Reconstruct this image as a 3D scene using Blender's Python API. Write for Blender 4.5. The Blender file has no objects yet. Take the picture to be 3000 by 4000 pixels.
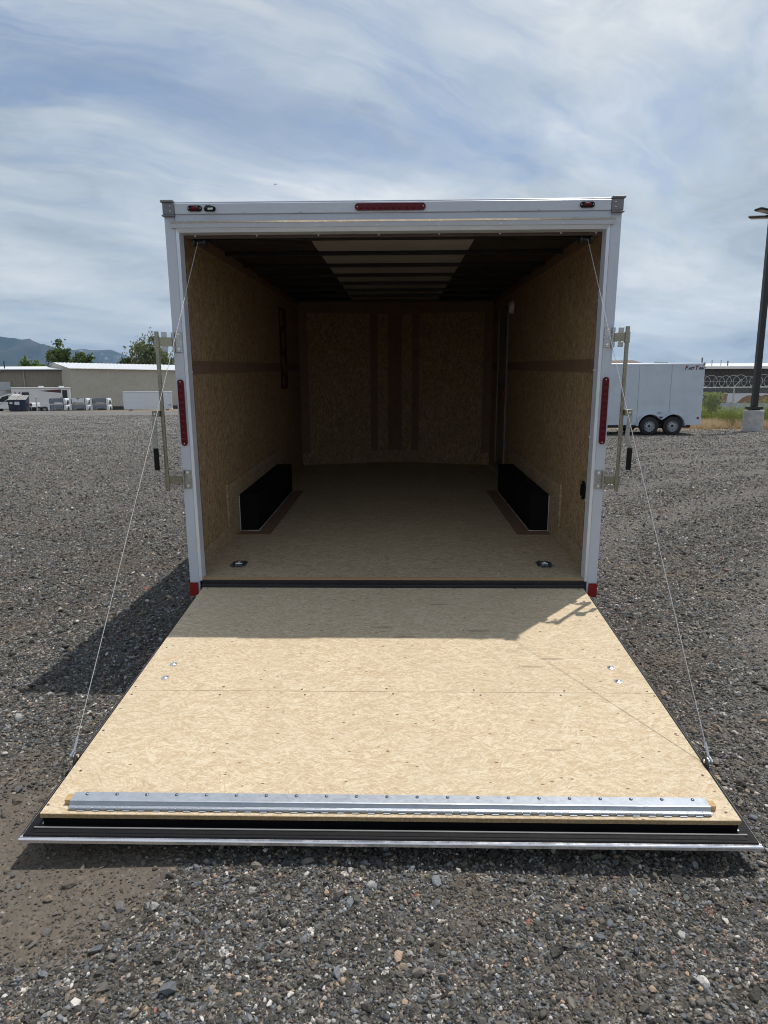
import bpy, bmesh, math, random
import numpy as np
from mathutils import Vector, Matrix, noise as mnoise

random.seed(7); rng = np.random.default_rng(11)
sc = bpy.context.scene
COL = sc.collection
R = math.radians

# ------------------------------------------------------------------ camera, sky, sun, exposure
cam_d = bpy.data.cameras.new('camera'); cam = bpy.data.objects.new('camera', cam_d); COL.objects.link(cam)
cam_d.sensor_fit = 'VERTICAL'; cam_d.sensor_height = 36.0; cam_d.lens = 23.138
cam_d.clip_start = 0.05; cam_d.clip_end = 30000
cr = Vector((0.99976176, 0.02153043, -0.00358776)); cu = Vector((-0.00031893, 0.17876198, 0.9838923)); cf = Vector((-0.02182498, 0.98365675, -0.17872626))
cm = Matrix((cr, cu, -cf)).transposed().to_4x4(); cm.translation = (0.0404, -4.0877, 1.5978)
cam.matrix_world = cm
sc.camera = cam

SUN_TO = Vector((0.25, 0.236, 0.939)).normalized()
SUN_EL = math.asin(SUN_TO.z); SUN_AZ = math.atan2(SUN_TO.x, SUN_TO.y)
sd = bpy.data.lights.new('sun', 'SUN'); sd.energy = 2.9; sd.angle = R(0.53); sd.color = (1.0, 0.955, 0.895)
so = bpy.data.objects.new('sun', sd); COL.objects.link(so); so.location = (60, 57, 225)
so.rotation_euler = SUN_TO.to_track_quat('Z', 'Y').to_euler()
sc.view_settings.view_transform = 'Standard'; sc.view_settings.look = 'None'
sc.view_settings.exposure = 0.35; sc.view_settings.gamma = 1.0; sc.view_settings.use_curve_mapping = False
sc.cycles.use_denoising = True; sc.cycles.pixel_filter_type = 'BLACKMAN_HARRIS'; sc.cycles.filter_width = 1.05
sc.cycles.use_adaptive_sampling = True; sc.cycles.adaptive_threshold = 0.02
sc.cycles.max_bounces = 7; sc.cycles.diffuse_bounces = 5; sc.cycles.glossy_bounces = 4
sc.cycles.volume_bounces = 0; sc.cycles.sample_clamp_indirect = 8.0; sc.cycles.caustics_reflective = False

class NT:
    """small wrapper for building node trees"""
    def __init__(self, tree): self.t = tree; self.n = tree.nodes; self.l = tree.links
    def add(self, typ, **kw):
        nd = self.n.new(typ); ins = kw.pop('ins', {})
        for k, v in kw.items(): setattr(nd, k, v)
        for k, v in ins.items():
            if hasattr(v, 'is_linked') or isinstance(v, bpy.types.NodeSocket): self.l.new(v, nd.inputs[k])
            else: nd.inputs[k].default_value = v
        return nd
    def math(self, op, a, b=0.0, c=0.0, clamp=False):
        return self.add('ShaderNodeMath', operation=op, use_clamp=clamp, ins={0: a, 1: b, 2: c}).outputs[0]
    def vmath(self, op, a, b=(0, 0, 0)):
        return self.add('ShaderNodeVectorMath', operation=op, ins={0: a, 1: b}).outputs[0]
    def mix(self, f, a, b, blend='MIX'):
        nd = self.add('ShaderNodeMix', data_type='RGBA', blend_type=blend, clamp_factor=True)
        for i, v in ((0, f), (6, a), (7, b)):
            if isinstance(v, bpy.types.NodeSocket): self.l.new(v, nd.inputs[i])
            else: nd.inputs[i].default_value = (tuple(v) + (1,))[:4] if i else v
        return nd.outputs[2]
    def noise(self, vec, scale, detail=3, rough=0.5, dist=0.0, out=0):
        return self.add('ShaderNodeTexNoise', ins={'Vector': vec, 'Scale': scale, 'Detail': detail, 'Roughness': rough, 'Distortion': dist}).outputs[out]
    def vor(self, vec, scale, out='Color', feature='F1', rnd=1.0):
        return self.add('ShaderNodeTexVoronoi', feature=feature, ins={'Vector': vec, 'Scale': scale, 'Randomness': rnd}).outputs[out]
    def ramp(self, f, stops, interp='LINEAR'):
        nd = self.add('ShaderNodeValToRGB', ins={0: f}); r = nd.color_ramp; r.interpolation = interp
        while len(r.elements) > 1: r.elements.remove(r.elements[-1])
        first = True
        for p, c in stops:
            e = r.elements[0] if first else r.elements.new(p)
            e.position = p; first = False
            e.color = (tuple(c) + (1,))[:4] if hasattr(c, '__len__') else (c, c, c, 1)
        return nd.outputs[0]
    def sep(self, v): return self.add('ShaderNodeSeparateXYZ', ins={0: v}).outputs
    def comb(self, x, y, z): return self.add('ShaderNodeCombineXYZ', ins={0: x, 1: y, 2: z}).outputs[0]
    def maprange(self, f, a, b, c=0.0, d=1.0):
        return self.add('ShaderNodeMapRange', ins={0: f, 1: a, 2: b, 3: c, 4: d}).outputs[0]

# ---- world: Nishita sky with a thin, broken sheet of high cloud all round
world = bpy.data.worlds.new('World'); sc.world = world; world.use_nodes = True
wt = NT(world.node_tree); wt.n.clear()
sky = wt.add('ShaderNodeTexSky', sky_type='NISHITA', sun_disc=False, sun_elevation=SUN_EL, sun_rotation=SUN_AZ,
             altitude=1300.0, air_density=1.0, dust_density=2.2, ozone_density=1.0)
gen = wt.add('ShaderNodeTexCoord').outputs['Generated']
sx, sy, sz = wt.sep(gen)
den = wt.math('ADD', wt.math('MAXIMUM', sz, 0.0), 0.16)
px_, py_ = wt.math('DIVIDE', sx, den), wt.math('DIVIDE', sy, den)
pv = wt.comb(px_, py_, 0.0)
pr = wt.add('ShaderNodeVectorRotate', rotation_type='Z_AXIS', ins={'Vector': pv, 'Angle': R(-35)}).outputs[0]
ps = wt.vmath('ADD', wt.vmath('MULTIPLY', pr, (0.75, 1.0, 1.0)), (6.2, 2.2, 0.0))
wv = wt.vmath('SUBTRACT', wt.noise(ps, 1.1, 5, 0.55, out=1), (0.5, 0.5, 0.5))
pw_ = wt.vmath('ADD', ps, wt.vmath('MULTIPLY', wv, (0.75, 0.75, 0)))
n1 = wt.noise(pw_, 0.62, 9, 0.55)
n2 = wt.noise(wt.vmath('MULTIPLY', pw_, (0.8, 2.3, 1.0)), 2.0, 10, 0.66, 0.5)
n3 = wt.noise(wt.vmath('ADD', pw_, (7.0, 2.0, 0)), 1.25, 8, 0.58)
cv = wt.math('ADD', wt.math('MULTIPLY', n1, 0.66), wt.math('MULTIPLY', n2, 0.34))
cover = wt.maprange(wt.math('ADD', cv, wt.maprange(sz, 0.10, 0.62, 0.13, -0.01)), 0.38, 0.58)
cover = wt.math('MULTIPLY', cover, 0.94)
ccol = wt.ramp(n3, [(0.36, (2.9, 3.4, 3.95)), (0.46, (4.3, 4.8, 5.2)), (0.55, (5.3, 5.7, 5.95)), (0.65, (6.6, 6.85, 6.95))])
skyc = wt.mix(cover, sky.outputs[0], ccol)
bg = wt.add('ShaderNodeBackground', ins={'Color': skyc, 'Strength': 0.1})
wo = wt.add('ShaderNodeOutputWorld'); wt.l.new(bg.outputs[0], wo.inputs['Surface'])

# ------------------------------------------------------------------ materials
def new_mat(name):
    m = bpy.data.materials.new(name); m.use_nodes = True; t = NT(m.node_tree)
    return m, t, t.n['Principled BSDF']
def setp(t, b, k, v):
    if isinstance(v, bpy.types.NodeSocket): t.l.new(v, b.inputs[k])
    else: b.inputs[k].default_value = (tuple(v) + (1,))[:4] if k in ('Base Color',) else v
def bump(t, b, h, strength=0.3, dist=0.01):
    bn = t.add('ShaderNodeBump', ins={'Strength': strength, 'Distance': dist, 'Height': h}); t.l.new(bn.outputs[0], b.inputs['Normal'])

def plain(name, col, rough=0.5, metal=0.0, var=0.12, scale=6.0, bmp=0.0, bscale=60.0, spec=0.5, dirt=None):
    m, t, b = new_mat(name)
    co = t.add('ShaderNodeTexCoord').outputs['Object']
    n = t.noise(co, scale, 5, 0.6)
    lo = tuple(max(0, c * (1 - var)) for c in col); hi = tuple(min(1, c * (1 + var)) for c in col)
    c = t.mix(t.maprange(n, 0.3, 0.7), lo, hi)
    if dirt:
        c = t.mix(t.maprange(t.noise(co, 2.3, 7, 0.68, 0.4), 0.5, 0.72, 0, dirt[3]), c, dirt[:3])
    setp(t, b, 'Base Color', c); setp(t, b, 'Metallic', metal)
    setp(t, b, 'Roughness', t.maprange(t.noise(co, scale * 3, 4, 0.6), 0.3, 0.7, max(0.03, rough - 0.08), min(1, rough + 0.08)))
    b.inputs['Specular IOR Level'].default_value = spec
    if bmp: bump(t, b, t.noise(co, bscale, 4, 0.6), bmp, 0.004)
    return m

def osb(name, axes, base, dark, light, bumpy=0.25, seed=0.0, wear=0.35):
    """strand board: overlapping flakes, each with its own tone and turn"""
    m, t, b = new_mat(name)
    s = t.sep(t.add('ShaderNodeTexCoord').outputs['Object'])
    p = t.comb(s[axes[0]], s[axes[1]], seed)
    def layer(cell, lx, ly, spread, off):
        pp = t.vmath('ADD', p, (off, off * 1.7, 0))
        pw = t.vmath('ADD', pp, t.vmath('MULTIPLY', t.vmath('SUBTRACT', t.noise(pp, 60, 2, 0.6, out=1), (.5, .5, .5)), (0.004, 0.003, 0)))
        r = t.sep(t.vor(t.vmath('MULTIPLY', pw, (0.6, 1.5, 1)), cell))[0]
        ang = t.math('MULTIPLY', t.math('SUBTRACT', r, 0.5), spread)
        q = t.add('ShaderNodeVectorRotate', rotation_type='Z_AXIS', ins={'Vector': pw, 'Angle': ang}).outputs[0]
        return t.sep(t.vor(t.vmath('MULTIPLY', q, (lx, ly, 1)), 1.0))
    a = layer(30, 20, 150, 2.2, 0.0); c = layer(50, 36, 330, 2.9, 3.1); e = layer(17, 13, 95, 1.4, 7.7)
    g = t.noise(t.vmath('MULTIPLY', p, (60, 600, 1)), 1.0, 3, 0.6)
    v = t.math('ADD', t.math('MULTIPLY', a[0], 0.40), t.math('ADD', t.math('MULTIPLY', c[0], 0.34), t.math('MULTIPLY', e[1], 0.26)))
    v = t.math('ADD', v, t.math('MULTIPLY', t.math('SUBTRACT', g, 0.5), 0.22))
    col = t.ramp(v, [(0.16, dark), (0.36, tuple(x * .5 + y * .5 for x, y in zip(dark, base))), (0.5, base), (0.70, light), (0.9, tuple(min(1, x * 1.12) for x in light))])
    big = t.noise(p, 2.2, 4, 0.6)
    col = t.mix(t.maprange(big, 0.35, 0.7, 0.0, wear), col, tuple(x * .80 for x in base), 'MIX')
    # single large flakes lying any way, paler or darker than their neighbours
    for off, sc_, tone, am in ((1.3, 9.0, light, 0.5), (4.9, 12.0, tuple(x * .85 for x in dark), 0.35), (8.2, 17.0, light, 0.5), (2.7, 22.0, tuple(x * .8 for x in dark), 0.4)):
        pp = t.vmath('ADD', p, (off, off * 2.3, 0)); r_ = t.sep(t.vor(pp, sc_ * 0.6))
        q = t.add('ShaderNodeVectorRotate', rotation_type='Z_AXIS', ins={'Vector': pp, 'Angle': t.math('MULTIPLY', t.math('SUBTRACT', r_[0], .5), 2.6)}).outputs[0]
        q = t.vmath('MULTIPLY', q, (sc_, sc_ * 7.5, 1)); dd_ = t.vor(q, 1.0, 'Distance'); rr_ = t.sep(t.vor(q, 1.0))
        fm = t.math('MULTIPLY', t.math('LESS_THAN', dd_, 0.42), t.math('GREATER_THAN', rr_[1], 0.84))
        col = t.mix(t.math('MULTIPLY', fm, am), col, tone)
    # odd dark flakes, bark specks and a few resin-stained strands
    sp = t.vor(t.vmath('MULTIPLY', p, (26, 60, 1)), 1.0, 'Distance'); sr = t.sep(t.vor(t.vmath('MULTIPLY', p, (26, 60, 1)), 1.0))
    speck = t.math('MULTIPLY', t.math('LESS_THAN', sp, 0.20), t.math('GREATER_THAN', sr[0], 0.93))
    col = t.mix(t.math('MULTIPLY', speck, 0.8), col, (0.12, 0.06, 0.03))
    s2 = t.vmath('MULTIPLY', p, (5, 26, 1))
    sp2 = t.math('MULTIPLY', t.math('LESS_THAN', t.vor(s2, 1.0, 'Distance'), 0.34), t.math('GREATER_THAN', t.sep(t.vor(s2, 1.0))[1], 0.975))
    col = t.mix(t.math('MULTIPLY', sp2, 0.45), col, (0.20, 0.14, 0.10))
    sc1 = t.noise(t.vmath('MULTIPLY', p, (1.2, 5.0, 1)), 1.0, 8, 0.7, 1.2)
    col = t.mix(t.maprange(sc1, 0.60, 0.74, 0.0, 0.30), col, tuple(x * .55 for x in base))
    setp(t, b, 'Base Color', col); setp(t, b, 'Roughness', 0.72); b.inputs['Specular IOR Level'].default_value = 0.25
    bump(t, b, t.math('ADD', a[2], t.math('MULTIPLY', c[1], 0.7)), bumpy, 0.002)
    return m

M = {}
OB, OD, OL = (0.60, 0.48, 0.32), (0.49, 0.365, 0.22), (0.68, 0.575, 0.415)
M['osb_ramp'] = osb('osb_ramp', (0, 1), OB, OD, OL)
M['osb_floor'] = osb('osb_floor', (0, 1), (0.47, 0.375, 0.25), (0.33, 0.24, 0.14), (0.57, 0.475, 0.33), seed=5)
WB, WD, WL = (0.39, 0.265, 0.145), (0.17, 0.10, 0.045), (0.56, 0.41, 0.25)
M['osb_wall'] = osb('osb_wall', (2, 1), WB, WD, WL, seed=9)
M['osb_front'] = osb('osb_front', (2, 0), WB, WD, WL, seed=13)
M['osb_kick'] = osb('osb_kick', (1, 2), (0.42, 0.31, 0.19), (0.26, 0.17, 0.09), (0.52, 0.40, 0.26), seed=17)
M['osb_edge'] = plain('osb_edge', (0.36, 0.25, 0.13), 0.85, var=0.35, scale=140, bmp=0.5, bscale=200)
M['brown_strip'] = plain('brown_strip', (0.235, 0.145, 0.092), 0.7, var=0.15, scale=12)
M['seal_brown'] = plain('seal_brown', (0.075, 0.048, 0.036), 0.7)
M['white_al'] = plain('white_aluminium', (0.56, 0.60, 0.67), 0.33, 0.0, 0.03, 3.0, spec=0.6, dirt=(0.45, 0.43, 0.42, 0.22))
M['white_skin'] = plain('white_skin', (0.78, 0.80, 0.82), 0.30, 0.0, 0.03, 1.3, spec=0.6, dirt=(0.5, 0.48, 0.46, 0.18))
M['trim_al'] = plain('trim_aluminium', (0.72, 0.77, 0.84), 0.38, 0.45, 0.05, 7)
M['lip_al'] = plain('lip_aluminium', (0.80, 0.80, 0.80), 0.30, 0.8, 0.05, 7)
M['mill_al'] = plain('mill_aluminium', (0.80, 0.80, 0.83), 0.26, 0.9, 0.06, 9)
M['pale_paint'] = plain('pale_paint', (0.53, 0.58, 0.64), 0.35, 0.0, 0.05, 1.3, spec=0.5, dirt=(0.34, 0.35, 0.36, 0.3))
M['galv'] = plain('galvanised', (0.42, 0.455, 0.50), 0.48, 0.65, 0.08, 18, bmp=0.05, bscale=90)
M['zinc'] = plain('zinc_plate', (0.50, 0.51, 0.50), 0.26, 0.9, 0.12, 14)
M['zinc_yellow'] = plain('zinc_bar', (0.36, 0.34, 0.26), 0.27, 0.85, 0.10, 14)
M['screw'] = plain('screw_steel', (0.72, 0.72, 0.72), 0.28, 0.9, 0.08, 30)
M['dark_screw'] = plain('dark_screw', (0.10, 0.075, 0.05), 0.6, 0.3)
M['grey_plastic'] = plain('grey_plastic', (0.20, 0.205, 0.22), 0.5, 0.0, 0.08, 9)
M['black'] = plain('black_rubber', (0.008, 0.008, 0.009), 0.6, 0.0, 0.3, 20, spec=0.2)
M['black_paint'] = plain('black_paint', (0.006, 0.006, 0.007), 0.45, 0.0, 0.25, 12, spec=0.15, dirt=(0.03, 0.028, 0.025, 0.2))
M['black_steel'] = plain('black_steel', (0.012, 0.012, 0.014), 0.45, 0.0, 0.25, 12)
M['box_black'] = plain('wheel_box_black', (0.006, 0.006, 0.007), 0.7, 0.0, 0.25, 5, spec=0.15)
M['liner_dark'] = plain('roof_liner_dark', (0.034, 0.026, 0.023), 0.7, 0.0, 0.4, 2.5)
M['liner_pale'] = plain('roof_liner_pale', (0.40, 0.385, 0.345), 0.6, 0.0, 0.08, 3)
M['tape_red'] = plain('tape_red', (0.24, 0.008, 0.009), 0.35, 0.0, 0.12, 60)
M['caulk'] = plain('caulk', (0.72, 0.70, 0.66), 0.6)
M['paper'] = plain('paper', (0.7, 0.69, 0.65), 0.7)
M['old_label'] = plain('old_label', (0.22, 0.19, 0.15), 0.7)
M['frame_grey'] = plain('frame_grey', (0.22, 0.215, 0.20), 0.5)
M['lamp_white'] = plain('lamp_white', (0.75, 0.74, 0.70), 0.35)
M['door_grey'] = plain('door_inner', (0.17, 0.165, 0.15), 0.45)
M['cable'] = plain('steel_cable', (0.50, 0.50, 0.50), 0.5, 0.3, 0.2, 300)
M['pine'] = plain('pine_strip', (0.46, 0.30, 0.13), 0.75, 0, 0.2, 30)
M['tyre'] = plain('tyre', (0.018, 0.018, 0.019), 0.75, 0, 0.3, 30, bmp=0.2)
M['rim'] = plain('rim', (0.36, 0.38, 0.40), 0.4, 0.5, 0.1, 12)
M['concrete'] = plain('concrete', (0.42, 0.415, 0.40), 0.85, 0, 0.18, 7, bmp=0.25, bscale=40, dirt=(0.18, 0.16, 0.14, 0.35))
M['pole'] = plain('pole_bronze', (0.016, 0.014, 0.014), 0.4, 0.0, 0.2)
M['glass_dark'] = plain('dark_glass', (0.02, 0.022, 0.025), 0.08)
M['lamp_led'] = plain('lamp_lens', (0.35, 0.30, 0.25), 0.3)
def red_lens():
    m, t, b = new_mat('red_lens')
    co = t.add('ShaderNodeTexCoord').outputs['Object']
    setp(t, b, 'Base Color', t.mix(t.noise(co, 45, 3), (0.075, 0.0015, 0.005), (0.125, 0.0025, 0.008)))
    setp(t, b, 'Roughness', 0.35); b.inputs['Specular IOR Level'].default_value = 0.3
    return m
M['red_lens'] = red_lens()

# ------------------------------------------------------------------ mesh helpers
class MB:
    """collects shapes; build() links them as one mesh object"""
    def __init__(self): self.bm = bmesh.new()
    def box(self, x0, x1, y0, y1, z0, z1, bev=0.0, rot=None, seg=1):
        b = bmesh.new(); bmesh.ops.create_cube(b, size=1.0)
        bmesh.ops.scale(b, vec=(abs(x1 - x0), abs(y1 - y0), abs(z1 - z0)), verts=b.verts)
        if bev: bmesh.ops.bevel(b, geom=list(b.edges), offset=bev, segments=seg, affect='EDGES', profile=0.5)
        if rot: bmesh.ops.transform(b, matrix=rot.to_4x4(), verts=b.verts)
        bmesh.ops.translate(b, vec=((x0 + x1) / 2, (y0 + y1) / 2, (z0 + z1) / 2), verts=b.verts)
        self._merge(b); return self
    def _merge(self, b):
        me = bpy.data.meshes.new('tmp'); b.to_mesh(me); b.free(); self.bm.from_mesh(me); bpy.data.meshes.remove(me)
    def cyl(self, p0, p1, r0, r1=None, n=12, cap=True):
        p0, p1 = Vector(p0), Vector(p1); d = p1 - p0; r1 = r0 if r1 is None else r1
        b = bmesh.new(); bmesh.ops.create_cone(b, cap_ends=cap, segments=n, radius1=r0, radius2=r1, depth=d.length)
        bmesh.ops.transform(b, matrix=Matrix.Translation((p0 + p1) / 2) @ d.to_track_quat('Z', 'Y').to_matrix().to_4x4(), verts=b.verts)
        self._merge(b); return self
    def prism(self, pts, axis, a0, a1):
        """closed outline of 2-D points extruded along axis (0,1,2)"""
        def P(u, v, a):
            return [(a, u, v), (u, a, v), (u, v, a)][axis]
        lo = [self.bm.verts.new(P(u, v, a0)) for u, v in pts]; hi = [self.bm.verts.new(P(u, v, a1)) for u, v in pts]
        n = len(pts); fs = []
        fs.append(self.bm.faces.new(lo)); fs.append(self.bm.faces.new(hi[::-1]))
        for i in range(n): fs.append(self.bm.faces.new((lo[i], hi[i], hi[(i + 1) % n], lo[(i + 1) % n])))
        bmesh.ops.recalc_face_normals(self.bm, faces=fs); return self
    def tube(self, pts, r, n=8):
        pts = [Vector(p) for p in pts]; rings = []
        for i, p in enumerate(pts):
            d = (pts[min(i + 1, len(pts) - 1)] - pts[max(i - 1, 0)]).normalized()
            q = d.to_track_quat('Z', 'Y'); rr = r[i] if hasattr(r, '__len__') else r
            rings.append([self.bm.verts.new(p + q @ Vector((math.cos(2 * math.pi * k / n) * rr, math.sin(2 * math.pi * k / n) * rr, 0))) for k in range(n)])
        for a, b in zip(rings, rings[1:]):
            for k in range(n): self.bm.faces.new((a[k], a[(k + 1) % n], b[(k + 1) % n], b[k]))
        self.bm.faces.new(rings[0][::-1]); self.bm.faces.new(rings[-1]); return self
    def sphere(self, c, r, seg=10, scale=(1, 1, 1)):
        b = bmesh.new(); bmesh.ops.create_uvsphere(b, u_segments=seg, v_segments=max(4, seg // 2), radius=r)
        bmesh.ops.scale(b, vec=scale, verts=b.verts); bmesh.ops.translate(b, vec=c, verts=b.verts); self._merge(b); return self
    def lathe(self, prof, n=24, axis='y', c=(0, 0, 0)):
        rings = []
        for r, a in prof:
            ring = []
            for k in range(n):
                th = 2 * math.pi * k / n; u, v = r * math.cos(th), r * math.sin(th)
                p = {'x': (a, u, v), 'y': (u, a, v), 'z': (u, v, a)}[axis]
                ring.append(self.bm.verts.new((p[0] + c[0], p[1] + c[1], p[2] + c[2])))
            rings.append(ring)
        fs = []
        for a, b in zip(rings, rings[1:]):
            for k in range(n): fs.append(self.bm.faces.new((a[k], a[(k + 1) % n], b[(k + 1) % n], b[k])))
        if prof[0][0] > 1e-6: fs.append(self.bm.faces.new(rings[0]))
        if prof[-1][0] > 1e-6: fs.append(self.bm.faces.new(rings[-1][::-1]))
        bmesh.ops.recalc_face_normals(self.bm, faces=fs); return self
    def mesh(self, name, smooth=False, mat=None):
        me = bpy.data.meshes.new(name); self.bm.to_mesh(me); self.bm.free()
        if mat: me.materials.append(M[mat] if isinstance(mat, str) else mat)
        if smooth:
            me.polygons.foreach_set('use_smooth', [True] * len(me.polygons))
            try: me.set_sharp_from_angle(angle=R(35))
            except Exception: pass
        return me
    def build(self, name, mat, parent=None, smooth=False, loc=None):
        return link(name, self.mesh(name, smooth, mat), parent, loc)
def link(name, me, parent=None, loc=None, rot=None):
    o = bpy.data.objects.new(name, me); COL.objects.link(o); o.parent = parent
    if loc: o.location = loc
    if rot: o.rotation_euler = rot
    return o
def tag(o, label, cat, group=None):
    o['label'] = label; o['category'] = cat
    if group: o['group'] = group
    return o
def thing(name, label, cat, loc=(0, 0, 0), rot=(0, 0, 0), group=None):
    o = bpy.data.objects.new(name, None); COL.objects.link(o); o.location = loc; o.rotation_euler = rot
    o.empty_display_size = 0.2
    return tag(o, label, cat, group)
def np_mesh(name, V, Fc, mat, mats=None, smooth=False):
    me = bpy.data.meshes.new(name); V = np.asarray(V, np.float32); Fc = np.asarray(Fc, np.int32); k = Fc.shape[1]
    me.vertices.add(len(V)); me.vertices.foreach_set('co', V.ravel())
    me.loops.add(Fc.size); me.loops.foreach_set('vertex_index', Fc.ravel())
    me.polygons.add(len(Fc)); me.polygons.foreach_set('loop_start', np.arange(0, Fc.size, k, dtype=np.int32))
    if smooth: me.polygons.foreach_set('use_smooth', np.ones(len(Fc), bool))
    me.update(calc_edges=True); me.validate()
    me.materials.append(mat); return me
def copy_tree(o, parent=None):
    c = o.copy(); COL.objects.link(c); c.parent = parent
    for ch in list(o.children): copy_tree(ch, c)
    return c
def stadium(cx, cz, w, h, n=8):
    """outline of a rounded bar, long side along the greater of w, h"""
    pts = []
    if h >= w:
        r = w / 2
        for k in range(n + 1): a = math.pi * k / n; pts.append((cx + r * math.cos(a), cz + h / 2 - r + r * math.sin(a)))
        for k in range(n + 1): a = math.pi + math.pi * k / n; pts.append((cx + r * math.cos(a), cz - h / 2 + r + r * math.sin(a)))
    else:
        r = h / 2
        for k in range(n + 1): a = -math.pi / 2 + math.pi * k / n; pts.append((cx + w / 2 - r + r * math.cos(a), cz + r * math.sin(a)))
        for k in range(n + 1): a = math.pi / 2 + math.pi * k / n; pts.append((cx - w / 2 + r + r * math.cos(a), cz + r * math.sin(a)))
    return pts

# ------------------------------------------------------------------ setting: ground
def ground_h(x, y):
    """numpy height of the yard: flat pad, lower lot beyond its far left edge, small swells and wheel ruts"""
    far = np.clip((y - 60.5 - 0.02 * x) / 6.0, 0, 1) * np.clip((-x + 2) / 10.0, 0, 1)
    h = -0.55 * far * far * (3 - 2 * far) - 0.4 * np.clip((y - 68) / 20, 0, 1) * np.clip((-x + 2) / 10.0, 0, 1)
    near = np.clip(1 - np.hypot(x, y) / 60, 0, 1)
    h = h + near * (0.010 * np.sin(x * 1.3 + 0.7 * y) * np.sin(y * 0.9 - 0.4 * x) + 0.006 * np.sin(2.9 * x - 1.1 * y + 1) + 0.004 * np.sin(5.1 * y + 2.2 * x))
    r = np.hypot(x - 16, y + 7)      # curved ruts on the right
    h = h - near * 0.014 * (np.exp(-((r - 15.2) / 0.22) ** 2) + np.exp(-((r - 16.9) / 0.22) ** 2) + np.exp(-((r - 18.4) / 0.25) ** 2)) * (x > 1.4)
    return h
def axis_pts(lim0, lim1, a, b, step, grow=1.22):
    mid = list(np.arange(a, b + step, step)); s = step; lo = [a]
    while lo[-1] > lim0: s *= grow; lo.append(lo[-1] - s)
    s = step; hi = [mid[-1]]
    while hi[-1] < lim1: s *= grow; hi.append(hi[-1] + s)
    return np.array(lo[:0:-1] + mid + hi[1:])
gx = axis_pts(-8200, 8200, -9, 12, 0.10); gy = axis_pts(-2500, 8800, -3.2, 14, 0.10)
XX, YY = np.meshgrid(gx, gy); ZZ = ground_h(XX, YY)
ny, nx = XX.shape; idx = np.arange(nx * ny).reshape(ny, nx)
FQ = np.stack([idx[:-1, :-1], idx[:-1, 1:], idx[1:, 1:], idx[1:, :-1]], -1).reshape(-1, 4)

STONE = [(0.0, (0.044, 0.041, 0.035)), (0.10, (0.072, 0.067, 0.057)), (0.25, (0.107, 0.100, 0.085)), (0.38, (0.090, 0.094, 0.100)),
         (0.48, (0.148, 0.137, 0.116)), (0.62, (0.160, 0.172, 0.186)), (0.71, (0.226, 0.200, 0.162)), (0.80, (0.244, 0.258, 0.271)),
         (0.865, (0.348, 0.278, 0.203)), (0.915, (0.406, 0.394, 0.365)), (0.950, (0.499, 0.360, 0.255)), (0.972, (0.719, 0.684, 0.626)), (0.995, (0.336, 0.151, 0.110))]
def dirt_mask(t, pos):
    """where fines lie bare between the stones: patches, more of them at the left front"""
    s = t.sep(pos)
    n = t.math('ADD', t.math('MULTIPLY', t.noise(pos, 0.9, 4, 0.55), 0.6), t.math('MULTIPLY', t.noise(pos, 3.3, 3, 0.5), 0.4))
    px = t.math('ADD', s[0], t.math('MULTIPLY', t.math('SUBTRACT', t.noise(pos, 2.5, 4), 0.5), 0.5))
    lf = t.math('MULTIPLY', t.maprange(px, -0.55, -0.85), t.math('MULTIPLY', t.maprange(s[1], -1.2, -1.9), t.maprange(s[1], -2.56, -2.40)))
    rt = t.math('MULTIPLY', t.maprange(s[0], 1.6, 2.6), t.maprange(t.math('ABSOLUTE', t.math('SUBTRACT', s[1], 1.3)), 1.4, 0.2))
    return t.maprange(t.math('ADD', n, t.math('ADD', t.math('MULTIPLY', lf, 0.22), t.math('MULTIPLY', rt, 0.05))), 0.53, 0.66)
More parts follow.
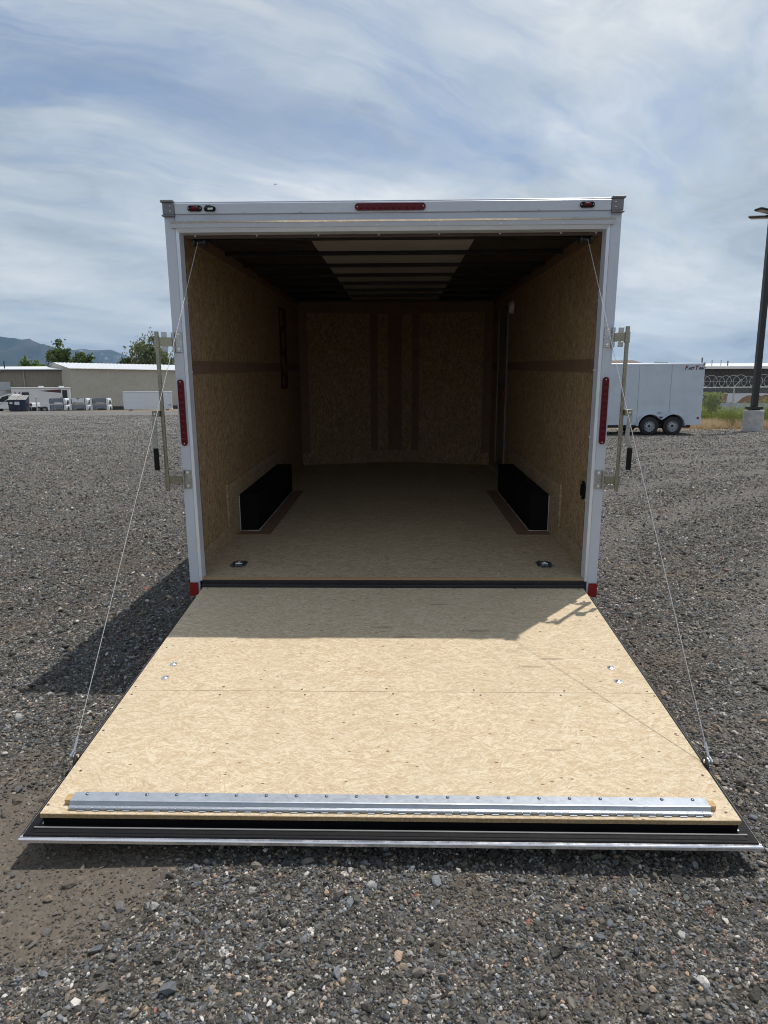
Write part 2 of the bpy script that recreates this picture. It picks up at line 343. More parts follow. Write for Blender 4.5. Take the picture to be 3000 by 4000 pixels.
def ground_mat():
    m, t, b = new_mat('gravel_ground')
    pos = t.add('ShaderNodeNewGeometry').outputs['Position']
    s = t.sep(pos)
    w = t.vmath('ADD', pos, t.vmath('MULTIPLY', t.noise(pos, 30, 2, out=1), (0.02, 0.02, 0.0)))
    v1 = t.sep(t.vor(w, 62)); v2 = t.sep(t.vor(w, 120)); v3 = t.sep(t.vor(w, 34))
    c1 = t.ramp(v1[0], STONE, 'CONSTANT'); c2 = t.ramp(v2[1], STONE, 'CONSTANT'); c3 = t.ramp(v3[2], STONE, 'CONSTANT')
    c = t.mix(t.math('GREATER_THAN', v1[1], 0.45), c2, c1)
    c = t.mix(t.math('GREATER_THAN', v3[0], 0.72), c, c3)
    gap = t.maprange(t.vor(w, 62, 'Distance', 'F1'), 0.25, 0.62, 0.0, 0.55)
    fines = t.mix(t.noise(pos, 240, 2), (0.112, 0.092, 0.071), (0.175, 0.146, 0.114))
    crack = t.mix(t.noise(pos, 160, 2), (0.030, 0.027, 0.022), (0.075, 0.066, 0.054))
    c = t.mix(gap, c, crack)
    c = t.mix(t.math('MULTIPLY', dirt_mask(t, pos), 0.85), c, fines)
    # far pad: paler grey with distance, with long streaks
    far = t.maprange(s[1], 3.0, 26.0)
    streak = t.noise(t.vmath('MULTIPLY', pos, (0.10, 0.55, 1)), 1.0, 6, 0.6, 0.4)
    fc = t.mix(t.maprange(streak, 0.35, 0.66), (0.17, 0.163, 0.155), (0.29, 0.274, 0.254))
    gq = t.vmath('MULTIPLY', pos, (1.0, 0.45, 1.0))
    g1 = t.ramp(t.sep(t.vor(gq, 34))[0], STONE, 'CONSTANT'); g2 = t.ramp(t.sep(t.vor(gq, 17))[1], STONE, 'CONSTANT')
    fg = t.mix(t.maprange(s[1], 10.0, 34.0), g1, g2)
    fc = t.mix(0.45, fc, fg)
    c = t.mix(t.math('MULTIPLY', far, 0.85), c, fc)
    rr = t.math('SQRT', t.math('ADD', t.math('POWER', t.math('SUBTRACT', s[0], 16.0), 2.0), t.math('POWER', t.math('ADD', s[1], 7.0), 2.0)))
    rr = t.math('ADD', rr, t.math('MULTIPLY', t.math('SUBTRACT', t.noise(pos, 0.8, 4), 0.5), 0.5))
    rut = 0.0
    for rc in (13.4, 15.2, 16.9, 18.4, 20.6, 22.3):
        q = t.maprange(t.math('ABSOLUTE', t.math('SUBTRACT', rr, rc)), 0.10, 0.42, 1.0, 0.0)
        rut = t.math('MAXIMUM', q, rut)
    rut = t.math('MULTIPLY', t.math('MULTIPLY', rut, t.maprange(s[0], 1.2, 1.8)), t.maprange(t.noise(pos, 0.7, 3), 0.32, 0.55))
    c = t.mix(t.math('MULTIPLY', rut, 0.55), c, (0.165, 0.150, 0.132))
    # earth and straw litter on the right by the fence and in the far lot
    e1 = t.math('MULTIPLY', t.maprange(t.math('ADD', s[0], t.math('MULTIPLY', t.noise(pos, 0.7, 4), 3.0)), 9.4, 10.6), t.maprange(t.math('ADD', s[1], t.math('MULTIPLY', t.noise(pos, 0.9, 4), 2.6)), 24.6, 25.6))
    c = t.mix(e1, c, (0.30, 0.24, 0.165))
    e2 = t.math('MULTIPLY', t.maprange(s[0], 0.0, -6.0), t.maprange(s[1], 60.5, 63.0))
    c = t.mix(e2, c, (0.24, 0.19, 0.12))
    c = t.mix(t.maprange(t.noise(pos, 0.33, 4, 0.6), 0.4, 0.7, 0.0, 0.28), c, (0.060, 0.056, 0.052))
    setp(t, b, 'Base Color', c); setp(t, b, 'Roughness', 0.88); b.inputs['Specular IOR Level'].default_value = 0.2
    h = t.math('ADD', t.math('SUBTRACT', 1.0, t.vor(w, 62, 'Distance')), t.math('MULTIPLY', t.math('SUBTRACT', 1.0, t.vor(w, 34, 'Distance')), 1.2))
    bump(t, b, t.math('MULTIPLY', h, t.math('SUBTRACT', 1.0, t.math('MULTIPLY', dirt_mask(t, pos), 0.6))), 0.9, 0.012)
    return m
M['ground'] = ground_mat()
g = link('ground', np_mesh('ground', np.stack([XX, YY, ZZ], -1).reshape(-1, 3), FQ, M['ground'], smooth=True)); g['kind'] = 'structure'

# loose stones: real crushed rock spread over the pad, thinning with distance
def stone_mat():
    m, t, b = new_mat('crushed_stone')
    rnd = t.add('ShaderNodeObjectInfo').outputs['Random']
    ge = t.add('ShaderNodeNewGeometry'); pos = ge.outputs['Position']
    co = t.add('ShaderNodeTexCoord').outputs['Object']
    c = t.ramp(rnd, STONE, 'CONSTANT')
    c = t.mix(t.maprange(t.noise(co, 1.6, 4, 0.6), 0.3, 0.7, 0.0, 0.25), c, (0.12, 0.11, 0.10), 'MIX')
    c = t.mix(t.math('MULTIPLY', dirt_mask(t, pos), 0.55), c, (0.14, 0.116, 0.09))
    setp(t, b, 'Base Color', c); setp(t, b, 'Roughness', 0.78); b.inputs['Specular IOR Level'].default_value = 0.35
    bump(t, b, t.noise(co, 3.0, 4, 0.65), 0.35, 0.2)
    return m
M['stone'] = stone_mat()
stone_col = bpy.data.collections.new('stone_shapes')
for k in range(9):
    b = bmesh.new(); bmesh.ops.create_icosphere(b, subdivisions=2 if k < 4 else 1, radius=1.0)
    off = Vector((k * 7.3, k * 3.1, k * 1.7)); sq = Vector((random.uniform(.85, 1.25), random.uniform(.65, 1.0), random.uniform(.45, .75)))
    cuts = [(Vector((random.gauss(0, 1), random.gauss(0, 1), random.gauss(0, 1))).normalized(), random.uniform(.34, .72)) for _ in range(9 if k < 8 else 2)]
    for v in b.verts:
        p = v.co * (1 + 0.22 * mnoise.noise(v.co * 1.3 + off))
        for nn, dd in cuts:
            e = p.dot(nn) - dd
            if e > 0: p = p - nn * e
        v.co = Vector((p.x * sq.x, p.y * sq.y, p.z * sq.z)) * (1.35 if k < 8 else 1.0)
    me = bpy.data.meshes.new('stone_shape'); b.to_mesh(me); b.free(); me.materials.append(M['stone'])
    if k >= 8: me.polygons.foreach_set('use_smooth', [True] * len(me.polygons))
    stone_col.objects.link(bpy.data.objects.new('stone_shape', me))
def scatter_stones():
    cx, cy = 0.04, -4.09; P = []; S = []
    ed = np.geomspace(1.33, 49.0, 46) + cy; bands = []
    for y0, y1 in zip(ed[:-1], ed[1:]):
        ym = (y0 + y1) / 2 + 2.75; bands.append((y0, y1, 19000 / (1 + (ym / 2.5) ** 2.15), 0.0035 + 0.00040 * ym))
    for y0, y1, dens, size in bands:
        hw = lambda yy: (yy - cy) * 0.66 + 0.9
        W = hw(y1); n = int((y1 - y0) * 2 * W * dens)
        x = rng.uniform(-W, W, n) + cx; y = rng.uniform(y0, y1, n)
        keep = np.abs(x - cx) < hw(y)
        keep &= ~((np.abs(x) < 1.05) & (y > -1.75) & (y < 5.0))
        # fewer stones where fines lie bare
        s1 = np.sin(x * 1.9 + 0.6 * y + 1.0) * np.sin(y * 2.3 - 0.8 * x) * 0.5 + 0.5
        wx = x + 0.12 * np.sin(7 * y) + 0.08 * np.sin(13 * x + 5 * y)
        bare = np.clip((-wx - 0.55) / 0.3, 0, 1) * np.clip((-1.2 - y) / 0.6, 0, 1) * np.clip((y + 2.56) / 0.14, 0, 1)
        rd_ = np.hypot(x - 16, y + 7) + 0.12 * np.sin(1.7 * x) * np.sin(2.3 * y); ru = np.zeros(n)
        for rc in (13.4, 15.2, 16.9, 18.4, 20.6, 22.3): ru = np.maximum(ru, np.clip((0.42 - np.abs(rd_ - rc)) / 0.3, 0, 1))
        keep &= rng.random(n) > 0.62 * ru * (x > 1.3)
        keep &= rng.random(n) < np.clip(1.0 - 0.35 * s1 * s1 - 0.75 * bare, 0.12, 1)
        x, y = x[keep], y[keep]
        sz = size * np.exp(rng.normal(0, 0.44, len(x))); sz = np.where(rng.random(len(x)) < 0.03, sz * 2.3, sz); sz = np.clip(sz, 0.002, 0.026)
        P.append(np.stack([x, y, ground_h(x, y) + sz * 0.30], -1)); S.append(sz)
    P = np.concatenate(P); S = np.concatenate(S); n = len(P)
    me = bpy.data.meshes.new('gravel'); me.vertices.add(n); me.vertices.foreach_set('co', P.astype(np.float32).ravel())
    a = me.attributes.new('scl', 'FLOAT', 'POINT'); a.data.foreach_set('value', S.astype(np.float32))
    rot = np.stack([rng.normal(0, 0.45, n), rng.normal(0, 0.45, n), rng.uniform(0, 6.283, n)], -1).astype(np.float32)
    a = me.attributes.new('rot', 'FLOAT_VECTOR', 'POINT'); a.data.foreach_set('vector', rot.ravel())
    me.materials.append(M['stone']); me.update()
    o = link('gravel', me); o['kind'] = 'stuff'; tag(o, 'loose dark grey crushed stone strewn over the yard', 'gravel')
    ng = bpy.data.node_groups.new('scatter_gravel', 'GeometryNodeTree')
    ng.interface.new_socket('Geometry', in_out='INPUT', socket_type='NodeSocketGeometry'); ng.interface.new_socket('Geometry', in_out='OUTPUT', socket_type='NodeSocketGeometry')
    N, Lk = ng.nodes, ng.links
    gi, go = N.new('NodeGroupInput'), N.new('NodeGroupOutput')
    ci = N.new('GeometryNodeCollectionInfo'); ci.inputs['Collection'].default_value = stone_col; ci.inputs['Separate Children'].default_value = True; ci.inputs['Reset Children'].default_value = True
    ip = N.new('GeometryNodeInstanceOnPoints'); ip.inputs['Pick Instance'].default_value = True
    ar = N.new('GeometryNodeInputNamedAttribute'); ar.data_type = 'FLOAT_VECTOR'; ar.inputs['Name'].default_value = 'rot'
    asc = N.new('GeometryNodeInputNamedAttribute'); asc.data_type = 'FLOAT'; asc.inputs['Name'].default_value = 'scl'
    Lk.new(gi.outputs[0], ip.inputs['Points']); Lk.new(ci.outputs[0], ip.inputs['Instance'])
    rv = N.new('FunctionNodeRandomValue'); rv.data_type = 'INT'
    for i in rv.inputs:
        if i.name == 'Min' and i.type == 'INT': i.default_value = 0
        if i.name == 'Max' and i.type == 'INT': i.default_value = 8
    ro = [q for q in rv.outputs if q.type == 'INT'][0]
    Lk.new(ro, ip.inputs['Instance Index']); Lk.new(ar.outputs[0], ip.inputs['Rotation']); Lk.new(asc.outputs[0], ip.inputs['Scale']); Lk.new(ip.outputs[0], go.inputs[0])
    md = o.modifiers.new('scatter', 'NODES'); md.node_group = ng
    print('stones', n)
scatter_stones()

# ------------------------------------------------------------------ setting: mountains far to the left
def mountain_mat():
    m, t, b = new_mat('mountain_slope')
    pos = t.add('ShaderNodeNewGeometry').outputs['Position']; s = t.sep(pos)
    n = t.noise(t.vmath('MULTIPLY', pos, (0.004, 0.004, 0.008)), 1.0, 8, 0.62)
    c = t.ramp(n, [(0.36, (0.016, 0.028, 0.018)), (0.50, (0.034, 0.046, 0.030)), (0.60, (0.075, 0.072, 0.062)), (0.74, (0.13, 0.12, 0.11))])
    sn = t.math('MULTIPLY', t.maprange(t.noise(t.vmath('MULTIPLY', pos, (0.012, 0.012, 0.004)), 1.0, 6, 0.6), 0.60, 0.68), t.maprange(s[2], 300, 430))
    c = t.mix(t.math('MULTIPLY', sn, t.maprange(s[1], 6300, 6800)), c, (0.75, 0.76, 0.78))
    setp(t, b, 'Base Color', c); setp(t, b, 'Roughness', 0.95); b.inputs['Specular IOR Level'].default_value = 0.05
    return m
M['mountain'] = mountain_mat()
def ridge(name, prof, yc, depth, seed, amp):
    xs = np.linspace(prof[0][0], prof[-1][0], 150); pz = np.interp(xs, [p[0] for p in prof], [p[1] for p in prof])
    vs = np.linspace(-1, 1, 61); V = []
    for j, v in enumerate(vs):
        for i, x in enumerate(xs):
            k = 1 - abs(v) ** 0.8
            p = Vector((x * 0.0022, v * 1.6 + seed, seed))
            f = mnoise.fractal(p * 2.2, 0.9, 2.1, 6)
            gul = mnoise.ridged_multi_fractal(Vector((x * 0.0030, v * 0.8 + seed, 1.3)), 0.9, 2.0, 5, 1.0, 2.0)
            z = pz[i] * k + (f * amp * 1.4 + (gul - 1.0) * amp * 1.6) * (1 - k) * k * 2.6 + (1 - abs(v)) ** 6 * f * amp * 0.25
            V.append((x, yc + v * depth, max(z, -8) - (1.5 if abs(v) == 1 else 0)))
    nxx = len(xs); id_ = np.arange(nxx * 61).reshape(61, nxx)
    F_ = np.stack([id_[:-1, :-1], id_[:-1, 1:], id_[1:, 1:], id_[1:, :-1]], -1).reshape(-1, 4)
    o = link(name, np_mesh(name, V, F_, M['mountain'], smooth=True)); o['kind'] = 'structure'
    return o
ridge('mountain_near', [(-5400, 420), (-4300, 520), (-3900, 505), (-3270, 455), (-3130, 441), (-2990, 430), (-2860, 421), (-2790, 385), (-2670, 350), (-2520, 318), (-2380, 255), (-2200, 190), (-1950, 105), (-1600, 40), (-1200, 5)], 5200, 1250, 3.7, 90)
ridge('mountain_far', [(-6500, 300), (-5200, 380), (-4300, 420), (-3520, 430), (-3300, 462), (-3090, 449), (-2980, 440), (-2880, 404), (-2780, 383), (-2640, 340), (-2420, 260), (-2100, 165), (-1700, 80), (-1100, 10)], 7000, 900, 9.1, 55)

# ------------------------------------------------------------------ the enclosed trailer with its ramp down
HF, HC, IW, LB, APEX = 0.3454, 2.515, 1.275, 4.94, 5.31
tr = thing('enclosed_trailer', 'large white enclosed cargo trailer seen from behind with its wooden ramp door lowered', 'trailer', (0, 0, 0.085), (R(2.1635), 0, 0))
def part(mb, name, mat, smooth=False, parent=tr, loc=None): return mb.build(name, mat, parent, smooth, loc)

# floor and sill
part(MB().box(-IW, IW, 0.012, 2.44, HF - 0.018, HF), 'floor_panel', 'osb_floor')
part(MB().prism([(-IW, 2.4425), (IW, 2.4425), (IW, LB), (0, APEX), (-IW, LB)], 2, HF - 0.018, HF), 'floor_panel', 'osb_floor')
part(MB().box(-1.226, 1.226, 0.0, 0.0115, HF - 0.017, HF - 0.001), 'floor_edge', 'osb_edge')
part(MB().box(-1.226, 1.226, -0.004, 0.06, 0.295, HF - 0.019, 0.003).box(-1.226, 1.226, -0.022, 0.0, 0.255, 0.303, 0.004), 'rear_sill', 'black_steel')
# chassis below
cb = MB()
for sx in (-1, 1): cb.box(sx * 0.99, sx * 1.05, 0.05, 4.7, 0.17, 0.325)
for y in np.arange(0.3, 4.7, 0.61): cb.box(-0.985, 0.985, y - 0.02, y + 0.02, 0.24, 0.326)
for sx in (-1, 1): cb.tube([(sx * 1.0, 4.2, 0.20), (sx * 0.05, 6.35, 0.20)], 0.055, 4)
part(cb, 'chassis', 'black_steel')
part(MB().cyl((0, 6.25, 0.20), (0, 6.62, 0.20), 0.05).sphere((0, 6.66, 0.22), 0.06), 'coupler', 'black_steel')
part(MB().cyl((0, 6.15, -0.29), (0, 6.15, 0.75), 0.035).cyl((0, 6.15, -0.318), (0, 6.15, -0.285), 0.10), 'tongue_jack', 'galv')

# side skins with wheel openings, roof, nose
for sx in (-1, 1):
    x0, x1 = (sx * 1.290, sx * 1.301)
    sk = MB()
    sk.prism([(0.03, 0.22), (1.22, 0.22), (1.32, 0.74), (2.88, 0.74), (2.98, 0.22), (LB, 0.22), (LB, 2.52), (0.03, 2.52)], 0, x0, x1)
    part(sk, 'side_skin', 'white_skin')
    nose = MB().prism([(sx * 1.301, LB), (sx * 1.290, LB), (0, APEX + 0.05), (0, APEX + 0.062)], 2, 0.22, 2.52)
    part(nose, 'nose_skin', 'white_skin')
    fl = MB()
    for p, q in (((1.20, 0.22), (1.31, 0.76)), ((1.31, 0.755), (2.89, 0.755)), ((2.89, 0.76), (3.0, 0.22))):
        fl.tube([(sx * 1.308, p[0], p[1]), (sx * 1.308, q[0], q[1])], 0.018, 6)
    part(fl, 'fender_trim', 'trim_al')
part(MB().prism([(-1.30, 0.03), (1.30, 0.03), (1.30, LB), (0, APEX + 0.07), (-1.30, LB)], 2, 2.530, 2.575), 'roof', 'white_skin')

# wheels under the boxes (ground falls away under the raised nose)
def wheel_meshes(r, w):
    ty_ = MB().lathe([(r * 0.60, -w / 2), (r * 0.88, -w / 2), (r * 0.97, -w * 0.40), (r, -w * 0.22), (r, w * 0.22), (r * 0.97, w * 0.40), (r * 0.88, w / 2), (r * 0.60, w / 2), (r * 0.58, 0), (r * 0.60, -w / 2)], 32, 'x').mesh('tyre', True, 'tyre')
    rm = MB().lathe([(0.0, w * 0.14), (r * 0.14, w * 0.14), (r * 0.17, w * 0.22), (r * 0.42, w * 0.20), (r * 0.46, w * 0.06), (r * 0.53, w * 0.10), (r * 0.59, w * 0.42), (r * 0.625, w * 0.46), (r * 0.60, w * 0.30), (r * 0.56, -w * 0.4), (0, -w * 0.4)], 28, 'x').mesh('rim', True, 'rim')
    hb = MB().lathe([(0, w * 0.34), (r * 0.10, w * 0.34), (r * 0.12, w * 0.2), (r * 0.12, w * 0.1), (0, w * 0.1)], 14, 'x').mesh('hub_cap', True, 'black_steel')
    hl = MB().cyl((w * 0.15, 0, 0), (w * 0.225, 0, 0), r * 0.055, n=8)
    return ty_, rm, hb, hl.mesh('vent_hole', False, 'black'), r * 0.37
WM = wheel_meshes(0.33, 0.155)
def wheel_bits(t_, ms):
    link('rim', ms[1], t_); link('hub_cap', ms[2], t_)
    for k in range(9): link('vent_hole', ms[3], t_, (0, ms[4] * math.cos(2 * math.pi * k / 9), ms[4] * math.sin(2 * math.pi * k / 9)))
def add_wheel(parent, loc, outward, meshes):
    t_ = link('wheel', meshes[0], parent, loc, (0, 0, 0 if outward > 0 else math.pi))
    wheel_bits(t_, meshes)
    return t_
for sx in (-1, 1):
    for y in (1.68, 2.52): add_wheel(tr, (sx * 1.21, y, -0.085 - y * math.tan(R(2.16)) + 0.33), sx, WM)
for y in (1.68, 2.52):
    part(MB().cyl((-1.13, y, 0.10), (1.13, y, 0.10), 0.035), 'axle', 'black_steel')

# inside walls: board panels, brown bands, kick boards
for sx in (-1, 1):
    xi, xo = sx * IW, sx * (IW + 0.010)
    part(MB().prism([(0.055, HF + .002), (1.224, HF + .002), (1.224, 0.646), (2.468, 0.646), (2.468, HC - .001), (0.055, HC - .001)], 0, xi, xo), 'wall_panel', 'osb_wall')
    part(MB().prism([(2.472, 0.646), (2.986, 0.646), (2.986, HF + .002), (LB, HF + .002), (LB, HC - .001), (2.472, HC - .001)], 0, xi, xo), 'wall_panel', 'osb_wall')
    part(MB().box(xi - sx * 0.003, xi, 0.10, LB - 0.12, 1.622, 1.708), 'wall_band', 'brown_strip')
    part(MB().box(xi - sx * 0.004, xi, 0.05, LB - 0.01, 2.44, HC - 0.002), 'cove_strip', 'brown_strip')
    part(MB().box(xi - sx * 0.011, xi, 0.10, 0.888, HF + 0.001, 0.468), 'kick_board', 'osb_kick')
    part(MB().box(xi - sx * 0.011, xi, 3.212, 3.6 if sx > 0 else LB - 0.05, HF + 0.001, 0.468), 'kick_board', 'osb_kick')
    sb = MB().box(xi - sx * 0.014, xi, 0.89, 1.225, HF + 0.001, 0.79).box(xi - sx * 0.014, xi, 1.225, 2.99, 0.647, 0.79).box(xi - sx * 0.014, xi, 2.99, 3.21, HF + 0.001, 0.79)
    part(sb, 'wheel_box_surround', 'osb_kick')
    part(MB().box(sx * 1.112, sx * 1.118, 1.225, 2.985, HF - 0.03, 0.645).box(sx * 1.1185, sx * 1.289, 1.225, 1.231, HF - 0.03, 0.6445).box(sx * 1.1185, sx * 1.289, 2.979, 2.985, HF - 0.03, 0.6445).box(sx * 1.1185, sx * 1.289, 1.2315, 2.9785, 0.638, 0.6445), 'wheel_box', 'box_black')
    part(MB().box(sx * 0.992, sx * 1.108, 1.10, 3.02, HF, HF + 0.003).box(sx * 1.1085, sx * 1.260, 1.10, 1.222, HF, HF + 0.003), 'floor_strip', 'brown_strip')
    ck = MB().tube([(sx * 1.259, 1.221, HF + 0.298), (sx * 1.259, 1.221, HF + 0.006), (sx * 1.108, 1.221, HF + 0.006), (sx * 1.108, 2.99, HF + 0.006)], 0.003, 6)
    part(ck, 'caulk_bead', 'caulk')
    ang = MB().box(sx * 1.2745, sx * 1.240, 0.055, 0.09, HF + 0.001, HC - 0.08)
    part(ang, 'rear_wall_trim', 'brown_strip')
# nose wall panels and strips
def nose_y(x): return LB + (IW - abs(x)) * (APEX - LB) / IW
def nose_piece(xa, xb, z0, z1, th, name, mat, off=0.0):
    xs = sorted({xa, xb} | ({0.0} if xa < 0 < xb else set()))
    fr = [(x, nose_y(x) - off - th) for x in xs]; bk = [(x, nose_y(x) - off) for x in reversed(xs)]
    part(MB().prism(fr + bk, 2, z0, z1), name, mat)
nose_piece(-IW, -0.002, HF + 0.001, HC - 0.001, 0.010, 'wall_panel', 'osb_front')
nose_piece(0.002, IW, HF + 0.001, HC - 0.001, 0.010, 'wall_panel', 'osb_front')
for xa, xb in ((-IW + 0.004, -1.165), (-0.345, -0.243), (-0.105, 0.085), (0.223, 0.323), (1.165, IW - 0.004)):
    nose_piece(xa, xb, 0.512, 2.36, 0.004, 'wall_band', 'brown_strip', 0.0105)
nose_piece(-IW + 0.004, IW - 0.004, 2.362, HC - 0.003, 0.005, 'wall_band', 'brown_strip', 0.0105)
nose_piece(-IW + 0.012, IW - 0.012, HF + 0.001, 0.508, 0.010, 'kick_board', 'osb_front', 0.0105)
# ceiling: pale middle liner, dark side liners, bows
part(MB().prism([(-0.56, 0.05), (0.56, 0.05), (0.56, LB + 0.2), (0, APEX), (-0.56, LB + 0.2)], 2, HC, HC + 0.008), 'ceiling_liner', 'liner_pale')
for sx in (-1, 1):
    part(MB().prism([(sx * 0.5625, 0.05), (sx * 1.288, 0.05), (sx * 1.288, LB), (sx * 0.5625, LB + 0.2)], 2, HC, HC + 0.008), 'ceiling_liner', 'liner_dark')
bow = MB().box(-IW + 0.006, IW - 0.006, -0.02, 0.02, -0.028, -0.001, 0.004).mesh('roof_bow', False, 'black_steel')
for k in range(8): link('roof_bow', bow, tr, (0, 0.62 + 0.61 * k, HC))
# side door inside, right wall, with frame and handle
dr = part(MB().box(IW - 0.006, IW - 0.0005, 3.66, 4.27, 0.48, 2.33), 'side_door', 'door_grey')
dfm = MB()
for y0, y1, z0, z1 in ((3.62, 3.658, 0.44, 2.37), (4.272, 4.31, 0.44, 2.37), (3.6585, 4.2715, 2.332, 2.37), (3.6585, 4.2715, 0.44, 0.478)): dfm.box(IW - 0.02, IW - 0.0005, y0, y1, z0, z1)
dfm.build('door_frame', 'frame_grey', dr)
MB().box(IW - 0.035, IW - 0.0065, 3.70, 3.76, 1.27, 1.40, 0.005).box(IW - 0.055, IW - 0.036, 3.70, 3.80, 1.30, 1.325, 0.004).build('door_handle', 'tape_red', dr)
part(MB().lathe([(0, -0.05), (0.05, -0.045), (0.068, -0.02), (0.072, 0.0), (0, 0)], 20, 'x', (IW - 0.004, 3.37, 2.285)), 'dome_light', 'lamp_white', True)
# board of papers on the left wall
bo = part(MB().box(-IW + 0.0005, -IW + 0.006, 3.46, 3.90, 1.42, 2.32), 'notice_strip', 'seal_brown')
for y0, z0, h in ((3.52, 2.12, 0.16), (3.60, 1.86, 0.20), (3.55, 1.66, 0.13), (3.66, 1.60, 0.09), (3.54, 1.46, 0.10)):
    MB().box(-IW + 0.0062, -IW + 0.0075, y0, y0 + 0.15, z0, z0 + h).build('paper_label', 'old_label', bo)
# round black wall vent near the opening, right
vn = part(MB().prism(stadium(0.315, 0.857, 0.10, 0.125, 12), 0, IW - 0.010, IW - 0.0005), 'wall_vent', 'black')
for dz in (-0.045, 0.045): MB().sphere((IW - 0.011, 0.315 + 0.012, 0.857 + dz), 0.004, 8).build('screw', 'screw', vn, True)
# recessed tie-down rings in the floor
plate = MB(); b_ = plate.bm
oc = lambda w, h, c, z: [(x, y, z) for x, y in ((-w + c, -h), (w - c, -h), (w, -h + c), (w, h - c), (w - c, h), (-w + c, h), (-w, h - c), (-w, -h + c))]
r1 = [b_.verts.new(p) for p in oc(0.052, 0.075, 0.02, 0.0005)]; r2 = [b_.verts.new(p) for p in oc(0.052, 0.075, 0.02, 0.003)]
r3 = [b_.verts.new(p) for p in oc(0.034, 0.054, 0.016, 0.004)]; r4 = [b_.verts.new(p) for p in oc(0.026, 0.042, 0.014, 0.0012)]
for a, c in ((r1, r2), (r2, r3), (r3, r4)):
    for k in range(8): b_.faces.new((a[k], a[(k + 1) % 8], c[(k + 1) % 8], c[k]))
b_.faces.new(r4)
M['steel_blue'] = plain('tie_down_steel', (0.17, 0.20, 0.26), 0.3, 0.85, 0.1, 20)
plate = plate.mesh('tie_down_plate', False, 'steel_blue')
ring = MB().tube([(0.022 * math.cos(a), 0.026 * math.sin(a) + 0.004, 0.006) for a in np.linspace(-0.5, math.pi + 0.5, 18)], 0.0045, 8).tube([(-0.021, -0.008, 0.006), (0.021, -0.008, 0.006)], 0.004, 8).mesh('ring', True, 'screw')
psc = MB().sphere((0, 0, 0), 0.005, 8, (1, 1, 0.5)).mesh('screw', True, 'screw')
for x, y in ((-1.053, 0.285), (1.035, 0.295), (-0.97, 4.30), (0.97, 4.30)):
    pl_ = link('tie_down_plate', plate, tr, (x, y, HF + 0.0005)); link('ring', ring, pl_)
    for ax in (-1, 1):
        for ay in (-1, 1): link('screw', psc, pl_, (ax * 0.04, ay * 0.06, 0.004))

# rear frame: posts, header, trims, corner caps
for sx in (-1, 1):
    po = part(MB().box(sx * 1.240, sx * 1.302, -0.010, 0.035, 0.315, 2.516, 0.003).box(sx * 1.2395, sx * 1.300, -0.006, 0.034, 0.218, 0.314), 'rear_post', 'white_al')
    part(MB().prism([(sx * 1.2395, -0.014), (sx * 1.2395, 0.03), (sx * 1.212, 0.042), (sx * 1.212, 0.036), (sx * 1.224, -0.004)], 2, 0.325, 2.445), 'opening_trim', 'trim_al')
    part(MB().box(sx * 1.2125, sx * 1.2745, 0.0425, 0.052, 0.36, 2.43), 'seal_strip', 'seal_brown')
    part(MB().box(sx * 1.250, sx * 1.3015, -0.0125, -0.0065, 0.222, 0.312), 'reflective_tape', 'tape_red')
    part(MB().box(sx * 1.3015, sx * 1.305, -0.0125, 0.12, 0.222, 0.312), 'reflective_tape', 'tape_red')
    # corner cap
    cp = part(MB().box(sx * 1.237, sx * 1.303, -0.030, 0.06, 2.5165, 2.580, 0.004).box(sx * 1.238, sx * 1.312, -0.036, 0.062, 2.5805, 2.594, 0.003).box(sx * 1.238, sx * 1.309, -0.034, 0.062, 2.508, 2.5160, 0.002), 'corner_cap', 'grey_plastic')
    for dz in (2.535, 2.560): MB().sphere((sx * 1.257, -0.031, dz), 0.0055, 8).build('screw', 'screw', cp, True)
    for z in np.arange(0.40, 2.42, 0.40): part(MB().sphere((sx * 1.2105, 0.034, z + 0.04), 0.0045, 8), 'screw', 'screw', True)
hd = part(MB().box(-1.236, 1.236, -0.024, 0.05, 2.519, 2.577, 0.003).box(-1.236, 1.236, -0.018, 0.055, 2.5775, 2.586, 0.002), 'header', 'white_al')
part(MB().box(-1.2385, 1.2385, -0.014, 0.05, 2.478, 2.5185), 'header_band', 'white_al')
part(MB().prism([(-0.034, 2.4795), (-0.0145, 2.4825), (-0.0145, 2.4715), (-0.028, 2.4715)], 0, -1.262, 1.262), 'drip_lip', 'lip_al')
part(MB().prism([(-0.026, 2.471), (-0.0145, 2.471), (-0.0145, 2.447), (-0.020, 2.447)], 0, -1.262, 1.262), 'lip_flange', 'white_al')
part(MB().prism([(-0.016, 2.4465), (0.03, 2.4465), (0.042, 2.417), (0.034, 2.417), (-0.006, 2.424)], 0, -1.2385, 1.2385), 'opening_trim', 'trim_al')
part(MB().box(-1.236, 1.236, 0.0425, 0.055, 2.40, 2.44), 'seal_strip', 'seal_brown')
sphs = MB().sphere((0, 0, 0), 0.0055, 8, (1, .6, 1)).mesh('screw', True, 'screw')
for x in (-1.15, -0.79, -0.43, -0.08, 0.27, 0.62, 0.97, 1.17):
    link('screw', sphs, tr, (x, -0.020, 2.454)); link('screw', sphs, tr, (x + 0.006, 0.040, 2.413))
for x in (-0.844, -0.52, 0.49, 0.83): link('rivet', MB().sphere((0, 0, 0), 0.010, 10, (1, .5, 1)).mesh('rivet', True, 'white_al') if x == -0.844 else bpy.data.meshes['rivet'], tr, (x, -0.0245, 2.530))

